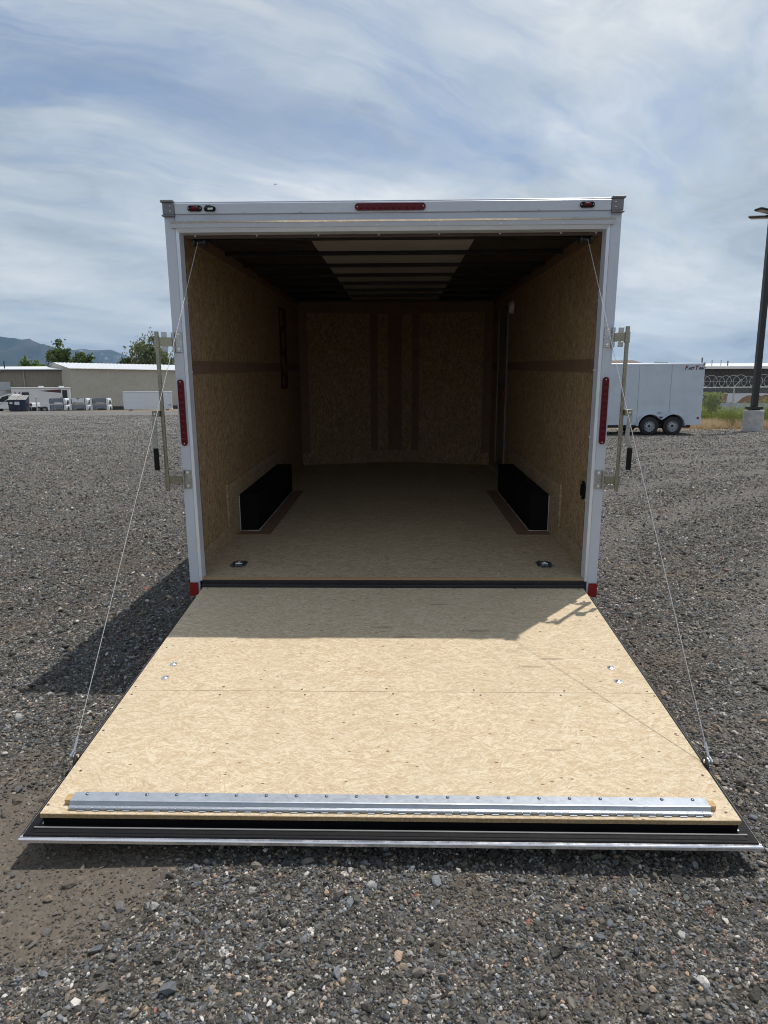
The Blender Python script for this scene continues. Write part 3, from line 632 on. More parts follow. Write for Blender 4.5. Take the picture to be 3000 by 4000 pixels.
# lamps on the frame
def stad_light(name, cx, cz, w, h, yb, led, long_z):
    bs = part(MB().prism(stadium(cx, cz, w, h), 1, yb - 0.010, yb), name, 'red_lens')
    lens = MB()
    L_ = (h if long_z else w) - 0.07
    for k in range(led):
        a = -L_ / 2 + L_ * k / (led - 1); c = (cx, yb - 0.010, cz + a) if long_z else (cx + a, yb - 0.010, cz)
        lens.sphere(c, min(w, h) * 0.40, 10, (1, 0.16, 1))
    lens.build('lamp_lens', 'red_lens', bs, True)
    for s_ in (-1, 1):
        e = (h if long_z else w) / 2 - 0.014
        c = (cx, yb - 0.0115, cz + s_ * e) if long_z else (cx + s_ * e, yb - 0.0115, cz)
        MB().sphere(c, 0.0042, 8).build('screw', 'screw', bs, True)
    return bs
stad_light('tail_light', -1.272, 1.396, 0.037, 0.40, -0.0105, 10, True)
stad_light('tail_light', 1.272, 1.400, 0.037, 0.40, -0.0105, 10, True)
stad_light('brake_light', -0.006, 2.5475, 0.40, 0.037, -0.0245, 10, False)
for x in (-1.117, 1.10):
    bs = part(MB().prism(stadium(x, 2.548, 0.082, 0.030), 1, -0.033, -0.0245), 'marker_light', 'black')
    MB().sphere((x, -0.033, 2.548), 0.014, 12, (1.7, 0.5, 0.85)).build('lamp_lens', 'red_lens', bs, True)
    for s_ in (-1, 1): MB().sphere((x + s_ * 0.033, -0.0335, 2.548), 0.004, 8).build('screw', 'screw', bs, True)
bs = part(MB().prism(stadium(-1.031, 2.545, 0.066, 0.026), 1, -0.032, -0.0245), 'camera_mount', 'black')
MB().box(-1.050, -1.012, -0.058, -0.0325, 2.538, 2.560, 0.004).build('camera_body', 'black_steel', bs)
MB().box(-1.035, -1.006, -0.064, -0.0585, 2.532, 2.544, 0.002).build('camera_plate', 'zinc', bs)

# cable drums under the header and lift cables
for sx in (-1, 1):
    part(MB().cyl((sx * 1.165, 0.075, 2.383), (sx * 1.152, 0.075, 2.383), 0.025, n=16).cyl((sx * 1.152, 0.075, 2.383), (sx * 1.104, 0.075, 2.383), 0.012, n=14).cyl((sx * 1.104, 0.075, 2.383), (sx * 1.091, 0.075, 2.383), 0.025, n=16).box(sx * 1.16, sx * 1.10, 0.075, 0.12, 2.395, 2.46), 'cable_drum', 'black_steel', True)

# lock bars swung outwards at both posts
for sx in (-1, 1):
    xb = sx * 1.385 if sx < 0 else 1.3695; lb_z0, lb_z1 = (0.924, 1.870) if sx < 0 else (0.920, 1.884)
    bar = part(MB().tube([(xb, -0.045, lb_z0), (xb, -0.045, lb_z1)], 0.0125, 14), 'lock_bar', 'zinc_yellow', True)
    for ze in (lb_z1, lb_z0 - 0.003): MB().cyl((xb, -0.045, ze), (xb, -0.045, ze + 0.003), 0.012, n=14).build('bar_end', 'black', bar)
    for zc in (lb_z1 - 0.058, lb_z0 + 0.063):
        xp = sx * 1.268
        MB().box(xp - 0.022, xp + 0.022, -0.0155, -0.0115, zc - 0.058, zc + 0.058, 0.0015).build('bracket_plate', 'zinc', bar)
        for dz in (-0.042, 0.042):
            MB().cyl((xp, -0.0155, zc + dz), (xp, -0.019, zc + dz), 0.011, n=14).sphere((xp, -0.019, zc + dz), 0.0075, 10, (1, .6, 1)).build('bolt', 'screw', bar, True)
        xh = sx * 1.296; kn = MB()
        for a, c_ in ((-0.056, -0.028), (-0.026, 0.026), (0.028, 0.056)): kn.cyl((xh, -0.024, zc + a), (xh, -0.024, zc + c_), 0.010, n=14)
        kn.build('hinge_knuckle', 'zinc', bar, True)
        hs = MB().box(min(xh, xb), max(xh, xb), -0.048, -0.044, zc - 0.024, zc + 0.028, 0.001)
        hs.cyl((xb, -0.045, zc - 0.03), (xb, -0.045, zc + 0.03), 0.0165, n=14)
        hs.build('hasp_arm', 'zinc_yellow', bar)
        xm = xh + (xb - xh) * 0.52; tl = MB()
        for d0, d1 in ((0.0285, 0.058), (-0.054, -0.0245)):
            tl.box(xm - 0.016, xm + 0.016, -0.043, -0.0395, zc + d0, zc + d1, 0.001)
            tl.box(xm + sx * 0.013, xm + sx * 0.0165, -0.039, -0.012, zc + d0, zc + d1)
        tl.build('latch_tab', 'zinc', bar)
    zh = 1.395
    MB().box(xb + sx * 0.008, xb + sx * 0.050, -0.086, -0.040, zh - 0.018, zh + 0.018, 0.002).build('handle_bracket', 'zinc_yellow', bar)
    MB().sphere((xb + sx * 0.034, -0.087, zh), 0.007, 8).build('bolt', 'screw', bar, True)
    xs = [0.038, 0.034, 0.030, 0.026, 0.029, 0.040, 0.046]; zs = [1.380, 1.340, 1.300, 1.255, 1.225, 1.20, 1.185]
    hb = MB(); pts = [(xb + sx * (u - 0.013), z) for u, z in zip(xs, zs)] + [(xb + sx * (u + 0.013), z) for u, z in zip(xs[::-1], zs[::-1])]
    if sx > 0: hb.prism(pts, 1, -0.092, -0.086); gx_ = xb + 0.048
    else:
        pts = [(xb - 0.052, 1.38), (xb - 0.054, 1.19), (xb - 0.028, 1.19), (xb - 0.026, 1.38)]; hb.prism(pts, 1, -0.092, -0.086); gx_ = xb - 0.041
    hb.build('handle', 'zinc', bar)
    MB().box(gx_ - 0.0145, gx_ + 0.0145, -0.098, -0.080, 1.055, 1.189, 0.004).build('grip', 'black', bar)

# ------------------------------------------------------------------ ramp door (part of the trailer), in its own plane
LR = 2.032
ramp = MB().box(-1.212, 1.212, -LR + 0.004, -0.004, -0.050, -0.0185).build('ramp_door', 'black_paint', tr)
ramp.location = (0, 0, 0.2843); ramp.rotation_euler = (R(4.063), 0, 0)
def rpart(mb, name, mat, smooth=False): return mb.build(name, mat, ramp, smooth)
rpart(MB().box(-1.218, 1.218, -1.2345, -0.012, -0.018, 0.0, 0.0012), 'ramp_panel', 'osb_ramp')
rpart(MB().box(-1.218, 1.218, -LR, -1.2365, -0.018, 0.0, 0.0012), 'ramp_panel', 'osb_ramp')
rpart(MB().box(-1.217, 1.217, -LR - 0.0015, -LR - 0.0002, -0.0175, -0.001), 'panel_edge', 'osb_edge')
rpart(MB().box(-1.262, 1.262, -2.092, -0.03, -0.060, -0.0505), 'outer_skin', 'white_skin')
sl = MB().box(-1.255, 1.255, -2.0905, -2.076, -0.050, -0.040, 0.003)
for sx in (-1, 1): sl.box(sx * 1.2600, sx * 1.222, -2.0755, -0.05, -0.0504, -0.0485)
sl.box(-1.225, 1.225, -2.074, -2.052, -0.050, -0.044, 0.003)
rpart(sl, 'rubber_seal', 'black')
rpart(MB().box(-1.235, 1.235, -2.0525, -2.046, -0.0455, -0.041, 0.001), 'seal_channel', 'frame_grey')
rpart(MB().box(-1.245, 1.245, -2.0755, -LR + 0.003, -0.0503, -0.0460), 'seal_bed', 'black_paint')
rpart(MB().box(-1.266, 1.266, -2.103, -2.0925, -0.064, -0.046, 0.003).box(-1.262, 1.262, -2.0925, -2.086, -0.048, -0.0455), 'edge_trim', 'mill_al')
for sx in (-1, 1): rpart(MB().box(sx * 1.2625, sx * 1.266, -2.0915, -0.05, -0.062, -0.048, 0.001), 'edge_trim', 'black_steel')
# hinged end flap
rpart(MB().box(-1.150, 1.150, -1.987, -1.957, 0.0005, 0.0195, 0.001), 'wood_strip', 'pine')
fp = MB()
fp.prism([(-1.945, 0.020), (-1.988, 0.0215), (-1.9915, 0.0205), (-1.998, 0.006), (-2.006, 0.004), (-2.006, 0.0025), (-1.997, 0.0035), (-1.9895, 0.0190), (-1.987, 0.0197), (-1.945, 0.0185)], 0, -1.128, 1.128)
rpart(fp, 'hinge_leaf', 'galv')
rv = MB().sphere((0, 0, 0), 0.0065, 10, (1, 1, .6)).mesh('rivet_head', True, 'steel_blue')
for k in range(21): link('rivet', rv, ramp, (-1.08 + 0.108 * k, -1.957, 0.0215))
rpart(MB().cyl((-1.126, -2.0105, 0.0062), (1.126, -2.0105, 0.0062), 0.0042, n=10), 'hinge_pin', 'screw', True)
kn1 = MB().cyl((-0.0125, 0, 0), (0.0125, 0, 0), 0.0066, n=12).box(-0.0125, 0.0125, 0.0, 0.011, -0.0045, -0.0005).mesh('knuckle', False, 'galv')
for k in range(42): link('knuckle', kn1, ramp, (-1.107 + 0.054 * k, -2.0105, 0.0062))
kn2 = MB().cyl((-0.0125, 0, 0), (0.0125, 0, 0), 0.0058, n=12).box(-0.0125, 0.0125, -0.010, 0.0, -0.0056, -0.0025).mesh('knuckle', False, 'galv')
for k in range(41): link('knuckle', kn2, ramp, (-1.080 + 0.054 * k, -2.0105, 0.0062))
# carriage bolts, screw heads
bm_ = MB().lathe([(0, 0.006), (0.008, 0.005), (0.0115, 0.0022), (0.019, 0.0015), (0.019, 0.0)], 16, 'z').mesh('carriage_bolt', True, 'screw')
for x, y in ((-1.086, -0.997), (-1.085, -1.125), (1.087, -1.009), (1.084, -1.136)): link('carriage_bolt', bm_, ramp, (x, y, 0.0003))
sh = MB().cyl((0, 0, 0), (0, 0, 0.0008), 0.0052, n=8).mesh('screw_head', False, 'dark_screw')
spots = [(x, y) for x in (-1.19, -0.80, -0.40, 0.0, 0.40, 0.80, 1.19) for y in (-1.21, -1.262)] + [(sx * 1.195, y) for sx in (-1, 1) for y in (-0.03, -0.42, -0.82, -1.55, -1.80, -1.99)] + [(x, -0.035) for x in (-0.8, -0.4, 0, 0.4, 0.8)] + [(x, -0.62) for x in (-0.8, -0.4, 0.4, 0.8)]
for x, y in spots: link('screw_head', sh, ramp, (x + random.uniform(-.02, .02), y + random.uniform(-.012, .012), 0.0001))
# cable anchors and the two lift cables
ra = R(4.063)
def ramp_pt(x, u, w): return Vector((x, -u * math.cos(ra) - w * math.sin(ra), 0.2843 - u * math.sin(ra) + w * math.cos(ra)))
for sx in (-1, 1):
    rpart(MB().prism([(-1.79, -0.045), (-1.70, -0.045), (-1.715, 0.022), (-1.745, 0.030), (-1.76, 0.018)], 0, sx * 1.2215, sx * 1.2265), 'anchor_plate', 'black_steel')
    rpart(MB().cyl((sx * 1.218, -1.735, 0.014), (sx * 1.250, -1.735, 0.014), 0.007, n=10).cyl((sx * 1.2275, -1.735, 0.014), (sx * 1.233, -1.735, 0.014), 0.016, n=14).cyl((sx * 1.240, -1.735, 0.014), (sx * 1.247, -1.735, 0.014), 0.014, n=6), 'anchor_bolt', 'screw', True)
    top = Vector((sx * 1.137, 0.066, 2.388)); bot = ramp_pt(sx * 1.2365, 1.730, 0.030); d = (top - bot)
    pts = [bot + d * k / 14 + Vector((0, 0, -0.012 * 4 * (k / 14) * (1 - k / 14))) for k in range(15)]
    cbl = part(MB().tube(pts, 0.0016, 8), 'lift_cable', 'cable', True)
    MB().tube([bot + d.normalized() * 0.0, bot + d.normalized() * 0.055], 0.0048, 8).build('cable_ferrule', 'galv', cbl, True)
    lp = MB(); e1 = d.normalized(); e2 = Vector((0, e1.z, -e1.y)).normalized()
    lp.tube([bot + e1 * (-0.012 + 0.014 * math.cos(a)) + e2 * 0.012 * math.sin(a) for a in np.linspace(0, 2 * math.pi, 15)], 0.003, 6)
    lp.build('cable_loop', 'galv', cbl, True)

# ------------------------------------------------------------------ right background
M['weed'] = None
def leaf_mat(name, a, b_, rough=0.6, trans=0.25):
    m, t, b = new_mat(name)
    pos = t.add('ShaderNodeNewGeometry').outputs['Position']
    n = t.noise(pos, 0.9, 4, 0.6); n2 = t.sep(t.vor(pos, 14))[0]
    setp(t, b, 'Base Color', t.mix(t.math('ADD', t.math('MULTIPLY', n, 0.6), t.math('MULTIPLY', n2, 0.4)), a, b_)); setp(t, b, 'Roughness', rough)
    b.inputs['Specular IOR Level'].default_value = 0.25
    tl = t.add('ShaderNodeBsdfTranslucent'); t.l.new(b.inputs['Base Color'].links[0].from_socket, tl.inputs[0])
    mx = t.add('ShaderNodeMixShader', ins={0: trans}); t.l.new(b.outputs[0], mx.inputs[1]); t.l.new(tl.outputs[0], mx.inputs[2])
    t.l.new(mx.outputs[0], t.n['Material Output'].inputs[0])
    return m
M['weed'] = leaf_mat('weed_green', (0.20, 0.25, 0.055), (0.38, 0.43, 0.12), 0.6, 0.42)
M['straw'] = leaf_mat('dry_straw', (0.42, 0.31, 0.18), (0.70, 0.57, 0.38), 0.8, 0.35)
M['leaf_bright'] = leaf_mat('leaf_bright', (0.07, 0.125, 0.02), (0.17, 0.25, 0.045))
M['leaf_mid'] = leaf_mat('leaf_mid', (0.05, 0.09, 0.018), (0.13, 0.18, 0.04))
M['leaf_grey'] = leaf_mat('leaf_grey', (0.10, 0.12, 0.05), (0.21, 0.23, 0.10))
M['leaf_dark'] = leaf_mat('leaf_dark', (0.035, 0.065, 0.015), (0.13, 0.17, 0.045))
M['bark'] = plain('bark', (0.11, 0.08, 0.055), 0.9, 0, 0.3, 4, bmp=0.4, bscale=12)

# white cargo trailer parked side-on
t2 = thing('cargo_trailer', 'white tandem-axle cargo trailer parked side-on beside the fence with red and black lettering', 'trailer', (8.6, 20.8, 0))
X0, X1, ZB, ZT = -4.4, 2.65, 0.37, 2.55
for k in range(6):
    w = (X1 - X0) / 6; a, c = X0 + w * k, X0 + w * (k + 1) - 0.010
    MB().box(a, c, 0.0, 0.03, ZB, ZT).build('side_panel', 'pale_paint', t2)
for k in range(6):
    w = (X1 - X0) / 6; a, c = X0 + w * k, X0 + w * (k + 1) - 0.010
    MB().box(a, c, 2.07, 2.10, ZB, ZT).build('side_panel', 'pale_paint', t2)
MB().box(X1 - 0.035, X1 - 0.005, 0.031, 2.069, ZB, ZT).build('rear_door', 'pale_paint', t2)
MB().prism([(X0 + 0.003, 0.031), (X0 - 0.9, 1.05), (X0 + 0.003, 2.069)], 2, ZB, ZT).build('nose', 'pale_paint', t2)
MB().box(X0 + 0.01, X1 - 0.04, 0.031, 2.069, ZB, ZB + 0.06).build('floor', 'osb_floor', t2)
MB().box(X0, X1, -0.012, 2.112, ZT + 0.002, ZT + 0.07, 0.01).build('roof', 'trim_al', t2)
for y in (-0.016, 2.07): MB().box(X1 - 0.06, X1 + 0.012, y, y + 0.046, ZT - 0.02, ZT + 0.082, 0.004).build('corner_cap', 'grey_plastic', t2)
MB().box(X1 - 0.012, X1 + 0.004, -0.008, 0.02, ZB, ZT - 0.022).build('corner_post', 'trim_al', t2)
for k in range(7): MB().sphere((X0 + 0.5 + 1.0 * k, 0.9, ZT + 0.07), 0.09, 10, (1.2, 1.2, 0.45)).build('roof_vent', 'grey_plastic', t2, True) if k in (4, 5) else None
MB().box(1.15, 1.55, 0.6, 1.0, ZT + 0.071, ZT + 0.14, 0.02).build('roof_vent', 'grey_plastic', t2)
fr_ = MB().box(X0, X1 - 0.3, 0.15, 0.22, 0.26, ZB - 0.002).box(X0, X1 - 0.3, 1.88, 1.95, 0.26, ZB - 0.002)
fr_.build('chassis', 'black_steel', t2)
WM2 = wheel_meshes(0.345, 0.20)
WX = (0.72, 1.57)
for x in WX:
    for y, rz in ((-0.09, -math.pi / 2), (2.19, math.pi / 2)):
        w_ = link('wheel', WM2[0], t2, (x, y, 0.338), (0, 0, rz))
        wheel_bits(w_, WM2)
    MB().cyl((x, 0.0, 0.33), (x, 2.1, 0.33), 0.04).build('axle', 'black_steel', t2)
MB().box(WX[0] - 0.2, WX[1] + 0.2, 0.12, 0.2, 0.24, 0.30).build('leaf_spring', 'black_steel', t2)
def fender(y0, y1):
    f = MB(); rI, rO = 0.43, 0.455; pts = []
    xc = (WX[0] + WX[1]) / 2
    for sgn, seq in ((1, 'o'), (-1, 'i')):
        rr = rO if sgn > 0 else rI; ps_ = []
        for a in np.linspace(math.pi * 1.0, math.pi * 0.27, 14): ps_.append((WX[0] + rr * math.cos(a), 0.338 + rr * math.sin(a)))
        ps_.append((xc, 0.338 + rr * 0.52))
        for a in np.linspace(math.pi * 0.73, 0.0, 14): ps_.append((WX[1] + rr * math.cos(a), 0.338 + rr * math.sin(a)))
        pts += ps_ if sgn > 0 else ps_[::-1]
    f.prism(pts, 1, y0, y1); return f
fender(-0.22, -0.002).build('fender', 'pale_paint', t2)
fender(2.102, 2.32).build('fender', 'pale_paint', t2)
bk = MB(); bk.prism([(WX[0] - 0.41, 0.375)] + [(WX[0] + 0.42 * math.cos(a), 0.338 + 0.42 * math.sin(a)) for a in np.linspace(math.pi * .97, math.pi * .3, 10)] + [(WX[1] + 0.42 * math.cos(a), 0.338 + 0.42 * math.sin(a)) for a in np.linspace(math.pi * .7, math.pi * .03, 10)] + [(WX[1] + 0.41, 0.375)], 1, -0.0025, -0.0005)
bk.build('wheel_well', 'black', t2)
tl_ = MB().box(2.50, 2.58, -0.014, -0.0005, 0.585, 0.665, 0.006).build('marker_light', 'tape_red', t2)
MB().box(1.05, 1.20, -0.012, -0.0005, 0.80, 0.825, 0.004).sphere((1.07, -0.012, 0.815), 0.02, 8).build('fuel_tag', 'black', t2)
for k in range(8):
    for z in np.arange(0.9, 2.5, 0.32):
        x = -0.8 + 0.44 * k
        link('rivet', bpy.data.meshes.get('side_rivet') or MB().sphere((0, 0, 0), 0.009, 6, (1, .5, 1)).mesh('side_rivet', True, 'rim'), t2, (x, -0.002, z))
def letters(txt, size, loc, mat, parent, shear=0.25, name='lettering', rot=(math.pi / 2, 0, 0), sx=1.0):
    cu_ = bpy.data.curves.new('txt', 'FONT'); cu_.body = txt; cu_.size = size; cu_.shear = shear; cu_.extrude = 0.0015; cu_.offset = size * 0.05
    o = bpy.data.objects.new('txt', cu_); COL.objects.link(o)
    dg = bpy.context.evaluated_depsgraph_get(); me = bpy.data.meshes.new_from_object(o.evaluated_get(dg)); me.name = name
    bpy.data.objects.remove(o); bpy.data.curves.remove(cu_)
    me.materials.clear(); me.materials.append(M[mat]); wd = max(v.co.x for v in me.vertices) * sx
    q = link(name, me, parent, loc, rot); q.scale = (sx, 1, 1)
    return q, wd
M['navy'] = plain('navy_vinyl', (0.012, 0.014, 0.05), 0.4)
M['red_vinyl'] = plain('red_vinyl', (0.24, 0.008, 0.014), 0.4)
x = 1.93
for txt, size, mat_ in (('F', 0.19, 'red_vinyl'), ('AST', 0.125, 'navy'), ('T', 0.19, 'red_vinyl'), ('RAC', 0.125, 'navy')):
    q, wd = letters(txt, size, (x, -0.0035, 2.385), mat_, t2, sx=0.95); x += wd + 0.004

# light pole on a concrete base
lp = thing('light_pole', 'tall black square lamp post on a round concrete base by the fence', 'lamp post', (14.28, 22.9, 0))
cbm = MB().lathe([(0.375, -0.15), (0.375, 0.78), (0.372, 0.82), (0.355, 0.845), (0, 0.845)], 36, 'z').build('concrete_base', 'concrete', lp, True)
MB().box(-0.17, 0.17, -0.17, 0.17, 0.846, 0.885, 0.006).box(-0.24, 0.24, -0.24, 0.24, 0.8855, 0.985, 0.01).build('base_cover', 'pole', lp)
MB().box(-0.105, 0.105, -0.105, 0.105, 0.986, 8.25, 0.012).build('pole', 'pole', lp)
for (dx, dy, rz) in ((-0.30, -0.12, 0.25), (-0.22, 0.42, -0.75)):
    h = MB().box(-0.36, 0.36, -0.19, 0.19, -0.04, 0.04, 0.03).build('lamp_head', 'pole', lp, False, (dx - 0.05, dy, 8.32 if dy < 0 else 8.22)); h.rotation_euler = (0, R(7), rz)
    MB().box(-0.28, 0.22, -0.14, 0.14, -0.048, -0.0405).build('lamp_lens', 'lamp_led', h)
MB().cyl((-0.3, -0.08, 8.30), (0.05, 0, 8.22), 0.03).cyl((-0.25, 0.28, 8.21), (0.05, 0.0, 8.20), 0.03).sphere((0, 0, 8.27), 0.09, 10, (1, 1, .6)).build('lamp_arm', 'pole', lp)

# chain-link fence with razor wire
FA, FB = Vector((8.0, 29.55, 0)), Vector((19.5, 23.55, 0)); fd = (FB - FA); FLn = fd.length; fd.normalize(); fang = math.atan2(fd.y, fd.x)
fence = thing('chain_link_fence', 'galvanised chain-link fence topped with coiled razor wire in front of dark building', 'fence', tuple(FA), (0, 0, fang))
M['galv_dull'] = plain('galv_dull', (0.50, 0.53, 0.52), 0.5, 0.4, 0.1)
s_post = (Vector((15.17, 26.4, 0)) - FA).dot(fd)
k = 0
pst = MB().cyl((0, 0, -0.1), (0, 0, 1.80), 0.03, n=10).sphere((0, 0, 1.80), 0.034, 8).mesh('fence_post', True, 'galv_dull')
arm = MB().cyl((0, 0, 1.80), (0.27, 0.0, 2.12), 0.02, n=8).mesh('barb_arm', True, 'galv_dull')
for j in range(-3, 3):
    s = s_post + j * 2.9
    if 0 < s < FLn: link('fence_post', pst, fence, (s, 0, 0)); link('barb_arm', arm, fence, (s, 0, 0))
MB().tube([(0, 0, 1.76), (FLn, 0, 1.76)], 0.024, 8).build('top_rail', 'galv_dull', fence, True)
MB().tube([(0, 0.0, 2.02), (FLn, 0.0, 2.03)], 0.004, 5).build('tension_wire', 'galv_dull', fence)
cl = MB(); st = 0.062; Hn = 1.70
for s in np.arange(-Hn, FLn, st):
    for sg in (1, -1):
        a0, z0, a1, z1 = s, 0.05, s + Hn, 0.05 + Hn
        if a0 < 0: z0 -= a0; a0 = 0
        if a1 > FLn: z1 -= a1 - FLn; a1 = FLn
        if a1 - a0 < 0.02: continue
        if sg > 0: p, q = (a0, 0.005, z0), (a1, 0.005, z1)
        else: p, q = (a0, -0.005, 1.80 - z0), (a1, -0.005, 1.80 - z1)
        cl.tube([p, q], 0.0019, 3)
clo = cl.build('chain_link_mesh', 'galv_dull', fence); clo['kind'] = 'stuff'
loop = MB().tube([(0.245 * math.cos(a), 0.10 * math.sin(a), 0.255 * math.sin(a)) for a in np.linspace(0, 2 * math.pi, 30)], 0.0075, 5).mesh('razor_coil', True, 'galv_dull')
for k in range(int(FLn / 0.29)):
    c = link('razor_coil', loop, fence, (0.2 + 0.29 * k + random.uniform(-.03, .03), random.uniform(-.02, .02), 2.03 + random.uniform(-.025, .03))); s_ = random.uniform(.93, 1.1); c.scale = (s_, 1, s_); c.rotation_euler = (0, random.uniform(-.15, .15), random.uniform(-.12, .12))

# weeds and straw along the fence
def blades(n, region, h0, h1, wd, lean, hfun=None, leaf=False):
    x, y = region(n); n = len(x); hh = rng.uniform(h0, h1, n)
    if hfun is not None: hh = hh * hfun(x, y)
    a = rng.uniform(0, 2 * math.pi, n); ln = rng.uniform(0.1, lean, n) * hh
    b0 = np.stack([x, y, ground_h(x, y) - 0.02], -1)
    if leaf: b0[:, 2] += hh * rng.random(n) ** 0.75; hh = rng.uniform(0.03, 0.075, n); ln = hh * rng.uniform(0.3, 1.6, n)
    dx = np.stack([np.cos(a), np.sin(a), np.zeros(n)], -1); sd_ = np.stack([-np.sin(a), np.cos(a), np.zeros(n)], -1) * (wd * rng.uniform(.6, 1.3, n))[:, None]
    mid = b0 + dx * (ln * 0.35)[:, None]; mid[:, 2] += hh * 0.6
    top = b0 + dx * ln[:, None]; top[:, 2] += hh
    V = np.stack([b0 - sd_, b0 + sd_, mid + sd_ * .8, mid - sd_ * .8, top], 1).reshape(-1, 3)
    i = np.arange(n)[:, None] * 5
    return V, np.concatenate([i + [[0, 1, 2]], i + [[0, 2, 3]], i + [[3, 2, 4]]], 0)
def fence_pt(s, off): return FA.x + fd.x * s - fd.y * off, FA.y + fd.y * s + fd.x * off
def reg_straw(n):
    s = rng.uniform(1.5, FLn, n); o = -2.4 + rng.random(n) * 4.6
    edge = -1.5 + 0.5 * np.sin(s * 1.7) + 0.35 * np.sin(s * 4.1 + 1); k = o > edge + rng.random(n) ** 2 * 1.5 - 0.3
    return fence_pt(s[k], o[k])
V, F_ = blades(60000, reg_straw, 0.10, 0.52, 0.006, 1.3)
o = link('dry_grass', np_mesh('dry_grass', V, F_, M['straw'])); o['kind'] = 'stuff'; tag(o, 'dry straw-coloured grass along the foot of the chain-link fence', 'grass')
def reg_weed(n):
    s = rng.uniform(1.5, FLn, n); o = -0.35 + rng.random(n) * 3.1
    return fence_pt(s, o)
def wh(x, y): return 0.62 + 0.30 * np.sin(x * 2.1 + 1.2 * y) * np.sin(x * 0.9 - 0.7) + 0.22 * np.sin(5.1 * x + y)
Va, Fa = blades(9000, reg_weed, 0.7, 1.25, 0.006, 0.45, wh); Vb, Fb = blades(60000, reg_weed, 0.75, 1.35, 0.016, 1, wh, True)
o = link('green_weeds', np_mesh('green_weeds', np.concatenate([Va, Vb]), np.concatenate([Fa, Fb + len(Va)]), M['weed'])); o['kind'] = 'stuff'; tag(o, 'tall bright green weeds growing behind the chain-link fence', 'weeds')
def bush(name, label, loc, w, h, n, mat, cat='shrub'):
    t = thing(name, label, cat, loc)
    st_ = MB()
    for k in range(9):
        a = 2 * math.pi * k / 9 + random.random(); r = random.uniform(.2, .45) * w
        st_.tube([(0, 0, 0), (r * .4 * math.cos(a), r * .4 * math.sin(a), h * .5), (r * math.cos(a), r * math.sin(a), h * random.uniform(.75, 1))], [0.02, 0.013, 0.005], 5)
    st_.build('stem', 'weed', t)
    c = np.stack([rng.normal(0, w * .24, n), rng.normal(0, w * .2, n), h * (0.25 + 0.75 * rng.random(n))], -1)
    leaf_cloud(c, 0.05, mat, 'foliage', t); return t
def leaf_cloud(c, size, mat, name, parent, drop=0.0):
    n = len(c); q = rng.normal(0, 1, (n, 3)); q /= np.linalg.norm(q, axis=1)[:, None]; u = np.cross(q, rng.normal(0, 1, (n, 3))); u /= np.linalg.norm(u, axis=1)[:, None]
    if drop: u[:, 2] -= drop; u /= np.linalg.norm(u, axis=1)[:, None]
    s = size * rng.uniform(.6, 1.4, n)[:, None]; q = np.cross(u, q) 
    V = np.stack([c - u * s, c + q * s * .55, c + u * s, c - q * s * .55], 1).reshape(-1, 3)
    return link(name, np_mesh(name, V, np.arange(n * 4).reshape(-1, 4), M[mat]), parent)
bx_, by_ = fence_pt((Vector((14.4, 26.8, 0)) - FA).dot(fd), 1.0)
bush('weed_bush', 'rounded yellow-green bush rising above the weeds near the parked white cargo trailer', (bx_, by_, 0), 0.9, 1.55, 1500, 'weed')

# wrapped pallet load behind the fence
M['card'] = plain('cardboard', (0.26, 0.15, 0.075), 0.85, 0, 0.15, 5)
M['wrap'] = plain('white_wrap', (0.62, 0.66, 0.72), 0.35, 0, 0.1, 3)
M['blue_wrap'] = plain('blue_print_wrap', (0.35, 0.42, 0.58), 0.45, 0, 0.35, 4)
pl = thing('wrapped_pallet', 'stack of brown cartons under torn white wrap behind the fence and weeds', 'pallet', (18.85, 32.6, 0), (0, 0, -0.12))
for k, (x0, x1) in enumerate(((-1.05, -0.35), (-0.345, 0.35), (0.355, 1.05))):
    MB().box(x0, x1, -0.5, 0.5, 0.96, 1.45, 0.008).build('carton', 'card', pl)
    MB().box(x0, x1, -0.5, 0.5, 0.14, 0.955, 0.008).build('carton', 'blue_wrap', pl)
MB().box(-1.1, 1.1, -0.55, 0.55, 0.0, 0.02).box(-1.1, 1.1, -0.55, -0.45, 0.02, 0.135).box(-1.1, 1.1, 0.45, 0.55, 0.02, 0.135).build('pallet_base', 'pine', pl)
wr = MB(); wp = [(-1.12, 0.98), (-0.85, 1.0), (-0.62, 0.93), (-0.35, 1.22), (-0.05, 1.38), (0.25, 1.36), (0.5, 1.40), (0.62, 1.33), (0.8, 1.40), (1.07, 1.38), (1.07, 1.475), (-1.05, 1.475)]
wr.prism(wp, 1, -0.515, -0.505); wr.box(-1.07, 1.07, -0.5045, 0.51, 1.455, 1.475); wr.build('plastic_wrap', 'wrap', pl)

# dark metal building far right, with white roof edge
def ribbed(mb, p, q, z0, z1, pitch, depth, flip=1):
    p, q = Vector((p[0], p[1], 0)), Vector((q[0], q[1], 0)); d = (q - p); L = d.length; d.normalize(); nrm = Vector((d.y, -d.x, 0)) * flip
    n = int(L / pitch); prof = []
    for k in range(n):
        a = k * L / n; w = L / n
        prof += [(a, 0), (a + w * .6, 0), (a + w * .72, depth), (a + w * .88, depth)]
    prof.append((L, 0))
    lo = [mb.bm.verts.new(p + d * a + nrm * h + Vector((0, 0, z0))) for a, h in prof]; hi = [mb.bm.verts.new(p + d * a + nrm * h + Vector((0, 0, z1))) for a, h in prof]
    for i in range(len(prof) - 1): mb.bm.faces.new((lo[i], lo[i + 1], hi[i + 1], hi[i]))
    return mb
M['dark_wall'] = plain('dark_metal_wall', (0.040, 0.037, 0.038), 0.55, 0, 0.12, 0.8)
M['tan_wall'] = plain('tan_metal_wall', (0.45, 0.435, 0.385), 0.5, 0, 0.06, 0.4, dirt=(0.22, 0.20, 0.17, 0.25))
